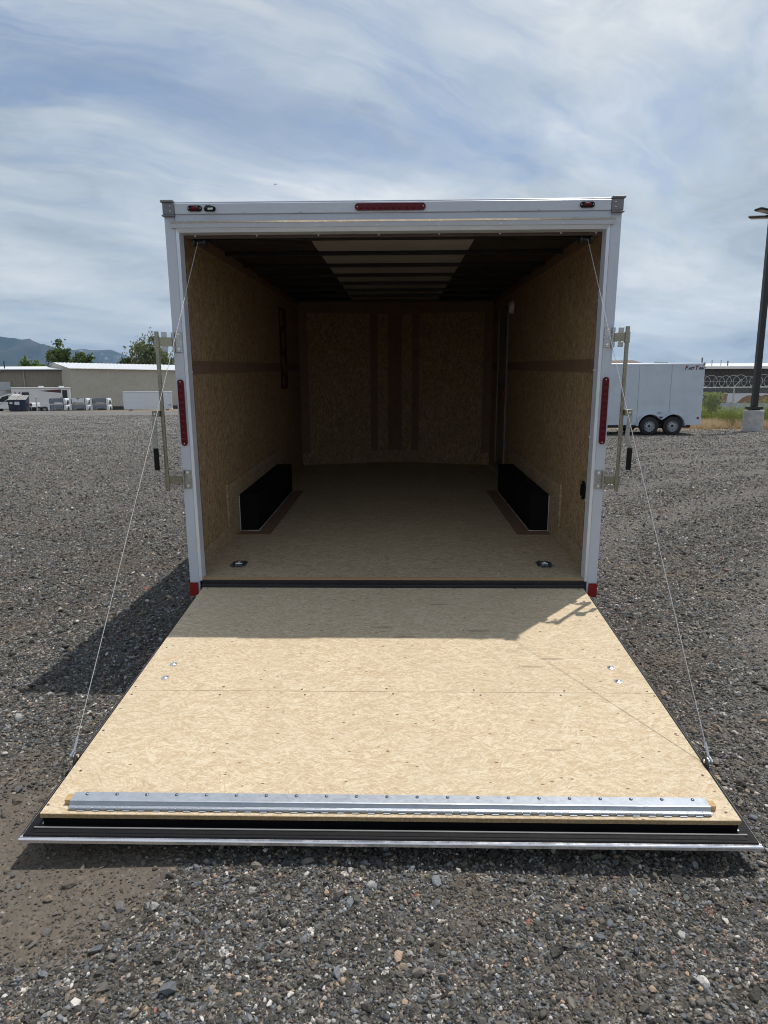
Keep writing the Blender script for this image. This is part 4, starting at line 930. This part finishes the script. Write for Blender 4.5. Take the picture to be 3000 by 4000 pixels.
M['brown_wall'] = plain('taupe_metal_wall', (0.235, 0.215, 0.185), 0.5, 0, 0.06, 0.4, dirt=(0.16, 0.145, 0.125, 0.25))
M['roof_white'] = plain('white_metal_roof', (0.74, 0.75, 0.76), 0.4, 0.1, 0.05, 0.7)
M['shingle'] = plain('brown_shingle', (0.16, 0.12, 0.095), 0.85, 0, 0.2, 2)
db = thing('dark_warehouse', 'long low dark metal building with white roof edge behind the fence', 'building', (30, 60, 0))
bw = MB().box(-14, 16, 0.2, 18, -0.2, 3.66); bw.build('wall', 'dark_wall', db)
ribbed(MB(), (-14, 0.14), (16, -1.9 + 2.0), 0.0, 3.66, 0.3, 0.03).build('wall_cladding', 'dark_wall', db)
MB().prism([(-0.3, 3.665), (-0.3, 3.90), (9.0, 4.55), (18.3, 3.90), (18.3, 3.665)], 0, -14.3, 16.3).build('roof', 'roof_white', db)
for x, h, r in ((-0.35, 0.75, 0.06), (0.6, 0.55, 0.03), (1.45, 0.5, 0.025), (2.1, 0.45, 0.05)):
    MB().cyl((x - 0.6, 1.0, 3.9), (x - 0.6, 1.0, 4.0 + h), r, n=10).cyl((x - 0.6, 1.0, 3.95 + h), (x - 0.6, 1.0, 4.0 + h), r * 1.5, n=10).build('roof_pipe', 'black_steel', db, True)
MB().box(4.3, 4.75, 1.0, 1.4, 3.95, 4.65).box(4.25, 4.8, 0.95, 1.45, 4.655, 4.72).build('chimney', 'brown_wall', db)
MB().sphere((6.0, 1.0, 3.98), 0.3, 12, (1, 1, .7)).build('roof_vent', 'grey_plastic', db, True)
hs = thing('hip_roof_house', 'brown hipped roof showing just above the parked white cargo trailer', 'house', (38.5, 112, 0))
MB().box(-6, 4.5, -4, 4, -0.2, 5.3).build('wall', 'brown_wall', hs)
rfm = MB(); v = [rfm.bm.verts.new(p) for p in ((-6.4, -4.4, 5.3), (4.9, -4.4, 5.3), (4.9, 4.4, 5.3), (-6.4, 4.4, 5.3), (-3.0, 0, 6.85), (1.7, 0, 6.85))]
for f in ((0, 1, 5, 4), (1, 2, 5), (2, 3, 4, 5), (3, 0, 4), (3, 2, 1, 0)): rfm.bm.faces.new([v[i] for i in f])
rfm.build('roof', 'shingle', hs)

# ------------------------------------------------------------------ left background
# tall tan warehouse
wb = thing('tan_warehouse', 'tall pale tan corrugated warehouse with white ribbed roof on the left', 'building', (-49.2, 96, -0.95))
dvec = Vector((19.2, 15.0)); U_ = dvec.normalized(); Nn = Vector((-U_.y, U_.x))
def bp(s, o): return (U_.x * s + Nn.x * o, U_.y * s + Nn.y * o)
LW_ = 40
def quad_prism(mb, pts, z0, z1): return mb.prism(pts, 2, z0, z1)
quad_prism(MB(), [bp(0.03, 0.06), bp(LW_, 0.06), bp(LW_, 22), bp(0.03, 22)], -0.2, 6.28).build('wall', 'tan_wall', wb)
quad_prism(MB(), [bp(0.0, -0.12), bp(LW_, -0.12), bp(LW_, 0.055), bp(0.0, 0.055)], -0.2, 0.55).build('foot_shadow_strip', 'dark_wall', wb)  # added dark strip standing in for the shadow along the wall foot
c_ = MB(); ribbed(c_, bp(0, 0.05), bp(LW_, 0.05), 0.551, 6.30, 0.30, 0.035); ribbed(c_, bp(0.02, 22), bp(0.02, 0.05), 0.3, 6.30, 0.30, 0.035); c_.build('wall_cladding', 'tan_wall', wb)
rr = MB()
def rpt(s, o, z): p = bp(s, o); return (p[0], p[1], z)
n = int(LW_ / 0.6)
for sd_ in (0, 1):
    prof = []
    for k in range(n):
        a = -0.3 + k * (LW_ + 0.6) / n; w = (LW_ + 0.6) / n; prof += [(a, 0), (a + w * .62, 0), (a + w * .72, .05), (a + w * .90, .05)]
    prof.append((LW_ + 0.3, 0))
    o0, o1 = (-0.35, 11.0) if not sd_ else (22.35, 11.0)
    lo = [rr.bm.verts.new(rpt(a, o0, 6.31 + h)) for a, h in prof]; hi = [rr.bm.verts.new(rpt(a, o1, 7.55 + h)) for a, h in prof]
    for i in range(len(prof) - 1): rr.bm.faces.new((lo[i], lo[i + 1], hi[i + 1], hi[i]))
rr.build('roof', 'roof_white', wb)
gb = MB(); gb.bm.faces.new([gb.bm.verts.new(p) for p in (rpt(0, 0, 6.2), rpt(0, 22, 6.2), rpt(0, 11, 7.5))]); gb.build('gable', 'tan_wall', wb)
MB().tube([rpt(-0.3, -0.38, 6.27), rpt(LW_, -0.38, 6.27)], 0.07, 6).build('eave_trim', 'roof_white', wb)

# low taupe building on the far left
tb = thing('taupe_building', 'low taupe metal building with white roof and a roll-up door at far left', 'building', (-58, 101.2, -0.95))
MB().box(-26, 5.4, 0.1, 20, -0.2, 6.2).build('wall', 'brown_wall', tb)
ribbed(MB(), (-26, 0.06), (5.4, 0.06), 0.0, 6.2, 0.3, 0.035).build('wall_cladding', 'brown_wall', tb)
MB().prism([(-0.4, 6.22), (-0.4, 6.40), (10, 7.2), (20.4, 6.4), (20.4, 6.22)], 0, -26.4, 5.2).build('roof', 'roof_white', tb)
MB().box(-26, 5.2, -0.46, -0.40, 6.10, 6.24).build('gutter', 'dark_wall', tb)
M['door_roll'] = plain('rollup_door', (0.42, 0.46, 0.50), 0.45, 0.1, 0.06, 1.5)
rd = MB().box(-6.6, -3.65, -0.02, 0.04, 0.0, 4.45)
rd = rd.build('roll_up_door', 'door_roll', tb)
for k in range(14): MB().box(-6.55, -3.7, -0.045, -0.021, 0.05 + k * 0.31, 0.05 + k * 0.31 + 0.25, 0.01).build('door_slat', 'door_roll', rd)
MB().box(-3.645, -3.45, -0.06, 0.04, 0.0, 4.6).box(-6.8, -3.646, -0.06, 0.04, 4.455, 4.6).build('door_trim', 'brown_wall', rd)
MB().tube([(-1.35, -0.12, 6.2), (-1.2, -0.12, 3.0), (-1.0, -0.12, 0.2)], 0.07, 8).build('downspout', 'tan_wall', tb)
MB().cyl((-5.2, 1.5, 6.4), (-5.2, 1.5, 7.7), 0.09, n=8).build('roof_pipe', 'black_steel', tb)
MB().box(-4.6, -1.9, -1.2, -0.06, 3.05, 3.12).build('wall_shelf', 'brown_wall', tb)

# travel trailer with dark swoosh graphics
M['rv_white'] = plain('rv_white', (0.66, 0.67, 0.70), 0.35, 0, 0.04, 0.8)
M['maroon'] = plain('maroon_vinyl', (0.075, 0.018, 0.022), 0.35, 0, 0.1)
rv_ = thing('travel_trailer', 'white travel trailer with maroon swoosh stripes and red winged emblem in front of taupe building', 'trailer', (-48.2, 85.2, -0.93), (0, 0, R(24))); rv_.scale = (0.94, 1, 1)
MB().box(-3.75, 3.75, 0, 2.4, 0.75, 3.22, 0.06).build('body', 'rv_white', rv_)
MB().box(-3.8, 3.8, -0.05, 2.45, 3.225, 3.36, 0.03).build('roof', 'roof_white', rv_)
for x in (0.0, 2.65): MB().box(x - 0.35, x + 0.3, 0.7, 1.5, 3.361, 3.56, 0.08, seg=2).build('air_conditioner', 'rv_white', rv_)
MB().prism([(-0.35, 2.90), (2.6, 3.10), (2.6, 2.62)], 1, -0.012, -0.001).build('stripe', 'maroon', rv_)
MB().prism([(2.2, 1.75), (2.6, 1.75), (2.6, 2.05), (3.1, 2.45)], 1, -0.012, -0.001).build('stripe', 'maroon', rv_)
MB().box(2.75, 3.40, -0.02, -0.001, 1.0, 3.0, 0.02).build('entry_door', 'glass_dark', rv_)
MB().box(2.62, 2.745, -0.03, -0.001, 0.95, 3.05).box(3.405, 3.53, -0.03, -0.001, 0.95, 3.05).build('door_frame', 'rv_white', rv_)
MB().box(-2.45, -1.55, -0.03, -0.001, 2.25, 2.72, 0.08, seg=2).build('window', 'glass_dark', rv_)
em = MB()
for sx in (-1, 1): em.prism([(-3.0 + sx * 0.02, 2.2), (-3.0 + sx * 0.02, 2.45), (-3.0 + sx * 0.34, 2.85), (-3.0 + sx * 0.36, 2.5), (-3.0 + sx * 0.26, 2.25), (-3.0 + sx * 0.12, 2.15)], 1, -0.012, -0.001)
em.build('emblem', 'red_vinyl', rv_)
for k in range(12): MB().box(-1.4 + 0.42 * k, -1.32 + 0.42 * k, -0.008, -0.001, 2.30 - 0.25 * (k % 2), 2.36 - 0.25 * (k % 2)).build('reflector', 'roof_white', rv_)
MB().box(-3.7, 3.7, 0.2, 2.2, 0.55, 0.745).build('chassis', 'black_steel', rv_)
for x in (0.2, 1.15): 
    w_ = link('wheel', WM2[0], rv_, (x, 0.13, 0.345), (0, 0, -math.pi / 2)); link('rim', WM2[1], w_)

# pickup truck facing left, mostly behind the dumpster
M['truck_white'] = plain('truck_white', (0.70, 0.71, 0.73), 0.3, 0, 0.03, 2)
pk = thing('pickup_truck', 'white pickup truck half hidden behind the blue dumpster', 'pickup truck', (-44.4, 72, -0.62))
MB().prism([(-3.1, 0.55), (-3.15, 1.0), (-2.95, 1.12), (-1.75, 1.2), (-1.2, 1.15), (-0.1, 1.15), (0.55, 1.2), (2.5, 1.2), (2.58, 1.1), (2.58, 0.62), (2.2, 0.55)], 1, -0.95, 0.95).build('body', 'truck_white', pk)
MB().prism([(-1.75, 1.205), (-0.95, 1.95), (-0.1, 2.22), (0.45, 2.20), (0.52, 1.205)], 1, -0.82, 0.82).build('cab', 'truck_white', pk)
MB().prism([(-1.35, 1.30), (-0.8, 1.85), (-0.05, 2.05), (0.35, 2.02), (0.4, 1.30)], 1, -0.832, -0.8205).build('side_window', 'glass_dark', pk)
MB().box(2.45, 2.60, -0.965, -0.80, 0.80, 1.15, 0.01).build('tail_light', 'red_lens', pk)
MB().box(2.583, 2.70, -0.9, 0.9, 0.45, 0.60, 0.02).build('rear_bumper', 'galv', pk)
WM3 = wheel_meshes(0.39, 0.26)
for x in (-2.2, 1.65):
    for y, rz in ((-0.85, -math.pi / 2), (0.85, math.pi / 2)):
        w_ = link('wheel', WM3[0], pk, (x, y, 0.385), (0, 0, rz)); link('rim', WM3[1], w_)

# low black equipment trailer and white tool box
fb = thing('flatbed_trailer', 'low black flatbed trailer parked in front of the travel trailer', 'trailer', (-37.9, 66, -0.42))
MB().box(-2.2, 0.9, -0.9, 0.9, 0.52, 0.62).build('deck', 'black_steel', fb)
for k in range(9): MB().box(-2.1 + 0.3 * k, -2.06 + 0.3 * k, -0.93, -0.905, 0.30, 0.62).build('side_stake', 'galv_dull' if k % 2 else 'black_steel', fb)
MB().box(-2.2, 0.9, -0.9, -0.82, 0.26, 0.315).box(-2.2, 0.9, 0.82, 0.9, 0.26, 0.515).build('side_rail', 'black_steel', fb)
for x in (-1.3, -0.75): MB().cyl((x, -0.8, 0.0), (x, -0.8, 0.26), 0.035, n=8).build('jack_leg', 'black_steel', fb)
for x in (0.1, 0.75):
    w_ = link('wheel', WM2[0], fb, (x, -0.78, 0.345), (0, 0, -math.pi / 2)); link('rim', WM2[1], w_)
tbx = MB().box(-0.32, 0.36, -0.3, 0.3, 0.0, 0.36, 0.03).box(-0.34, 0.38, -0.32, 0.32, 0.361, 0.42, 0.02).build('tool_box', 'truck_white', None, False, (-36.95, 65.6, 0.20)); tag(tbx, 'white lidded tool box on the flatbed trailer deck', 'tool box')

# dumpster
M['dump_blue'] = plain('dumpster_blue', (0.014, 0.024, 0.05), 0.5, 0, 0.2, 2, dirt=(0.10, 0.08, 0.06, 0.2))
M['lid'] = plain('lid_grey', (0.42, 0.40, 0.37), 0.6, 0, 0.12, 3)
du = thing('dumpster', 'dark blue front-load dumpster with ribbed grey sloping lid', 'dumpster', (-34.9, 56.6, 0), (0, 0, R(14))); du.scale = (0.86, 0.9, 1)
MB().prism([(-0.55, 0.10), (-0.62, 0.98), (0.62, 1.36), (0.62, 0.10)], 0, -0.86, 0.86).box(-0.80, 0.80, -0.50, 0.58, 0.02, 0.10).build('body', 'dump_blue', du)
for x in (-0.3, 0.32): MB().box(x - 0.035, x + 0.035, -0.645, -0.605, 0.15, 0.95).build('rib', 'dump_blue', du)
for sx in (-1, 1):
    ld = MB().prism([(-0.70, 1.00), (-0.70, 1.035), (0.62, 1.44), (0.62, 1.405)], 0, sx * 0.02, sx * 0.90).build('lid', 'dump_blue', du)
    for k in range(6):
        x = sx * (0.09 + 0.148 * k); MB().prism([(-0.69, 1.036), (-0.69, 1.07), (0.60, 1.475), (0.60, 1.436)], 0, x - 0.042, x + 0.042).build('lid_rib', 'lid', ld)
    MB().box(sx * 0.865, sx * 0.98, -0.35, 0.40, 0.55, 0.70, 0.01).build('fork_pocket', 'dump_blue', du)
MB().box(-0.24, 0.24, -0.665, -0.648, 0.60, 0.88).build('label_plate', 'wrap', du)
MB().box(-0.70, -0.44, -0.66, -0.607, 0.68, 0.86).build('label_plate', 'paper', du)

# steel gate posts by the dumpster
for (x, y, h, lab) in ((-36.35, 57.6, 1.50, 'left of the two steel posts left of the blue dumpster, with a round cap'), (-36.0, 58.6, 1.30, 'right of the two steel posts left of the blue dumpster, short and plain'), (-33.75, 57.5, 1.32, 'lone dark steel post just right of the blue dumpster')):
    p = thing('steel_post', lab, 'post', (x, y, 0), group='posts round the dumpster')
    MB().cyl((0, 0, -0.1), (0, 0, h), 0.055, n=12).build('shaft', 'galv_dull', p, True)
    MB().sphere((0, 0, h), 0.085, 10, (1, 1, .5)).build('cap', 'galv_dull', p, True)
    if h > 1.4:
        MB().tube([(-1.3, 0, 0.35), (-0.05, 0, 1.15)], 0.03, 6).build('brace', 'galv_dull', p)

# stacked pickup beds
M['bed_grey'] = plain('bed_front_grey', (0.20, 0.225, 0.26), 0.45, 0.1, 0.08, 4)
def pickup_bed(loc, label, gate):
    t = thing('pickup_bed', label, 'pickup bed', loc, (0, 0, R(12)), group='pickup beds stacked along the yard edge'); t.scale = (0.92, 1, 1)
    for sx in (-1, 1):
        pr = [(0.60, 0.10), (0.72, 0.05), (0.80, 0.03), (0.87, 0.06), (0.895, 0.22), (0.875, 0.42), (0.80, 0.55), (0.72, 0.575), (0.64, 0.575), (0.60, 0.50)]
        MB().prism([(sx * a, z) for a, z in pr], 1, 0.0, 1.5).build('bed_side', 'truck_white', t)
        MB().prism([(0.75 + 0.33 * math.cos(a), 0.06 + 0.33 * math.sin(a)) for a in np.linspace(0, math.pi, 12)], 0, sx * 0.885, sx * 0.902).build('wheel_arch', 'black', t)
        MB().box(sx * 0.605, sx * 0.66, -0.014, -0.001, 0.08, 0.55).build('corner_post', 'navy' if not gate else 'red_lens', t)
    MB().prism([(-0.598, 0.06), (-0.598, 0.575), (0.598, 0.575), (0.598, 0.06), (0.46, 0.20), (-0.46, 0.20)], 1, 0.012, 0.05).build('tailgate' if gate else 'bulkhead', 'truck_white' if gate else 'bed_grey', t)
    MB().box(-0.598, 0.598, 0.051, 1.48, 0.205, 0.24).build('bed_floor', 'bed_grey', t)
    if gate:
        MB().box(-0.15, 0.15, -0.004, 0.0115, 0.535, 0.58).build('handle', 'black', t); MB().prism(stadium(0, 0.42, 0.13, 0.05), 1, 0.002, 0.0115).build('emblem', 'navy', t)
    else:
        for sx in (-1, 1): MB().cyl((sx * 0.40, 0.0115, 0.28), (sx * 0.40, 0.0, 0.28), 0.028, n=10).build('drain_plug', 'black', t)
        for k in range(9): MB().box(-0.36 + 0.09 * k - 0.02, -0.36 + 0.09 * k + 0.02, 0.002, 0.0115, 0.27, 0.50, 0.004).build('bulkhead_rib', 'bed_grey', t)
    return t
for k, (xc, nm) in enumerate(((-31.95, 'nearest the dumpster'), (-29.90, 'in the middle'), (-27.92, 'nearest the white box body'))):
    pickup_bed((xc, 57.7, 0.02), f'grey-fronted white pickup bed, lower one of the stack {nm}', False)
    g_ = k == 1
    lb_ = 'white pickup bed with closed tailgate and red lamps, on top of the middle stack' if g_ else f'grey-fronted white pickup bed, upper one of the stack {nm}'
    pickup_bed((xc - 0.03, 57.72, 0.60), lb_, g_)

# white box bodies standing on the yard edge
def box_body(loc, L_, label):
    t = thing('box_body', label, 'box body', loc, (0, 0, R(16)), group='white box bodies at the yard edge')
    MB().box(0.06, L_ - 0.06, 0.02, 2.0, 0.16, 1.68).build('shell', 'truck_white', t)
    MB().box(0, L_, -0.01, 2.02, 1.682, 1.77, 0.015).build('top_rail', 'trim_al', t)
    for x in (0.0, L_ - 0.058): MB().box(x, x + 0.058, 0.0, 0.05, 0.17, 1.68).build('corner_post', 'trim_al', t)
    MB().box(0, L_, -0.004, 2.02, 0.10, 0.158).build('bottom_rail', 'truck_white', t)
    for x in (0.4, L_ - 0.6): MB().box(x, x + 0.2, 0.1, 1.9, -0.02, 0.098).build('timber_block', 'pine', t)
    MB().box(L_ - 0.35, L_ - 0.05, -0.03, -0.012, 0.45, 0.55).build('hinge', 'galv', t)
box_body((-25.85, 58.2, 0), 4.35, 'long low white box body on the ground in front of the tan warehouse')
box_body((-20.45, 59.0, 0), 3.6, 'white box body almost hidden behind the trailer post')

# trees beyond the left buildings
def tree(name, label, loc, h, w, lobes, mat, leaf, n, trunk=0.35, drop=0.0, group='trees beyond the left buildings'):
    t = thing(name, label, 'tree', loc, group=group)
    tk = MB(); tk.tube([(0, 0, -0.4), (0.1, 0, h * 0.25), (-0.05, 0.1, h * 0.5)], [trunk, trunk * .75, trunk * .5], 8)
    cs = []
    for k in range(lobes):
        a = 2 * math.pi * k / lobes + random.uniform(-.4, .4); rr_ = random.uniform(.12, .38) * w; z = h * random.uniform(.45, .90) - (0.10 * h if rr_ > .3 * w else 0)
        c = (rr_ * math.cos(a), rr_ * .7 * math.sin(a), z); cs.append(c)
        tk.tube([(-0.05, 0.1, h * 0.42), (c[0] * .5, c[1] * .5, (h * .42 + z) / 2), c], [trunk * .4, trunk * .25, trunk * .08], 6)
    tk.build('trunk', 'bark', t)
    P = []
    for c in cs:
        m_ = n // lobes; R_ = random.uniform(.15, .24) * w
        sub = rng.normal(0, 1, (7, 3)) * R_ * 0.75
        q = sub[rng.integers(0, 7, m_)] + rng.normal(0, 1, (m_, 3)) * R_ * 0.36
        q[:, 2] = q[:, 2] * (1.05 if not drop else 1.3) - (drop * np.abs(q[:, 0]) if drop else 0)
        P.append(q + np.array(c))
    P = np.concatenate(P); P = P[P[:, 2] > h * 0.18]
    leaf_cloud(P, leaf, mat, 'crown', t, drop); return t
tree('cottonwood_tree', 'low spreading bright green tree behind the taupe building roof', (-73.0, 131, -1), 9.0, 6.2, 13, 'leaf_bright', 0.36, 6000)
tree('cottonwood_tree', 'tall two-topped green tree just left of the tan warehouse roof', (-73.2, 141, -1), 12.2, 5.6, 11, 'leaf_mid', 0.34, 5600)
tree('cottonwood_tree', 'tall thin-edged green tree rising right behind the tan warehouse corner', (-69.3, 143, -1), 12.2, 5.0, 10, 'leaf_mid', 0.32, 4600)
tree('maple_tree', 'small dense round tree with pale highlights above the tan warehouse roof', (-58.6, 139, -1), 10.9, 4.6, 9, 'leaf_dark', 0.36, 4200)
tree('willow_tree', 'large loose grey-green willow above the tan warehouse roof', (-53.6, 140, -1), 13.6, 9.0, 17, 'leaf_grey', 0.30, 13000, drop=0.5)

# small aeroplane high in the sky
ap = thing('airplane', 'tiny light aeroplane flying high above the trailer in the cloudy sky', 'airplane', (-263, 1500, 440), (0, 0, R(170)))
MB().lathe([(0, -3.4), (0.45, -3.1), (0.75, -1.2), (0.7, 0.5), (0.25, 3.6), (0, 3.8)], 12, 'y').build('fuselage', 'grey_plastic', ap, True)
MB().prism([(-5.6, 0.75), (0, 0.35), (5.6, 0.75), (5.6, 0.85), (0, 0.55), (-5.6, 0.85)], 1, -1.6, -0.1).build('wing', 'grey_plastic', ap)
MB().prism([(2.6, 0.2), (3.8, 0.2), (4.0, 2.0), (3.3, 2.0)], 0, -0.1, 0.1).build('tail_fin', 'grey_plastic', ap)
MB().box(-1.8, 1.8, 2.9, 3.7, 0.1, 0.2).build('tailplane', 'grey_plastic', ap)

# ------------------------------------------------------------------ air: thin haze that greys the far hills
def haze():
    m = bpy.data.materials.new('haze_air'); m.use_nodes = True; t = NT(m.node_tree); t.n.clear()
    pv_ = t.add('ShaderNodeVolumePrincipled', ins={'Color': (0.42, 0.66, 1.0, 1), 'Density': 0.000075, 'Anisotropy': 0.2}); out = t.add('ShaderNodeOutputMaterial'); t.l.new(pv_.outputs[0], out.inputs['Volume'])
    xs, ys = (float(XX.min()) - 30, float(XX.max()) + 30), (float(YY.min()) - 30, float(YY.max()) + 30)
    o = MB().box(xs[0], xs[1], ys[0], ys[1], -11, 620).build('haze', m); o['kind'] = 'stuff'
haze()
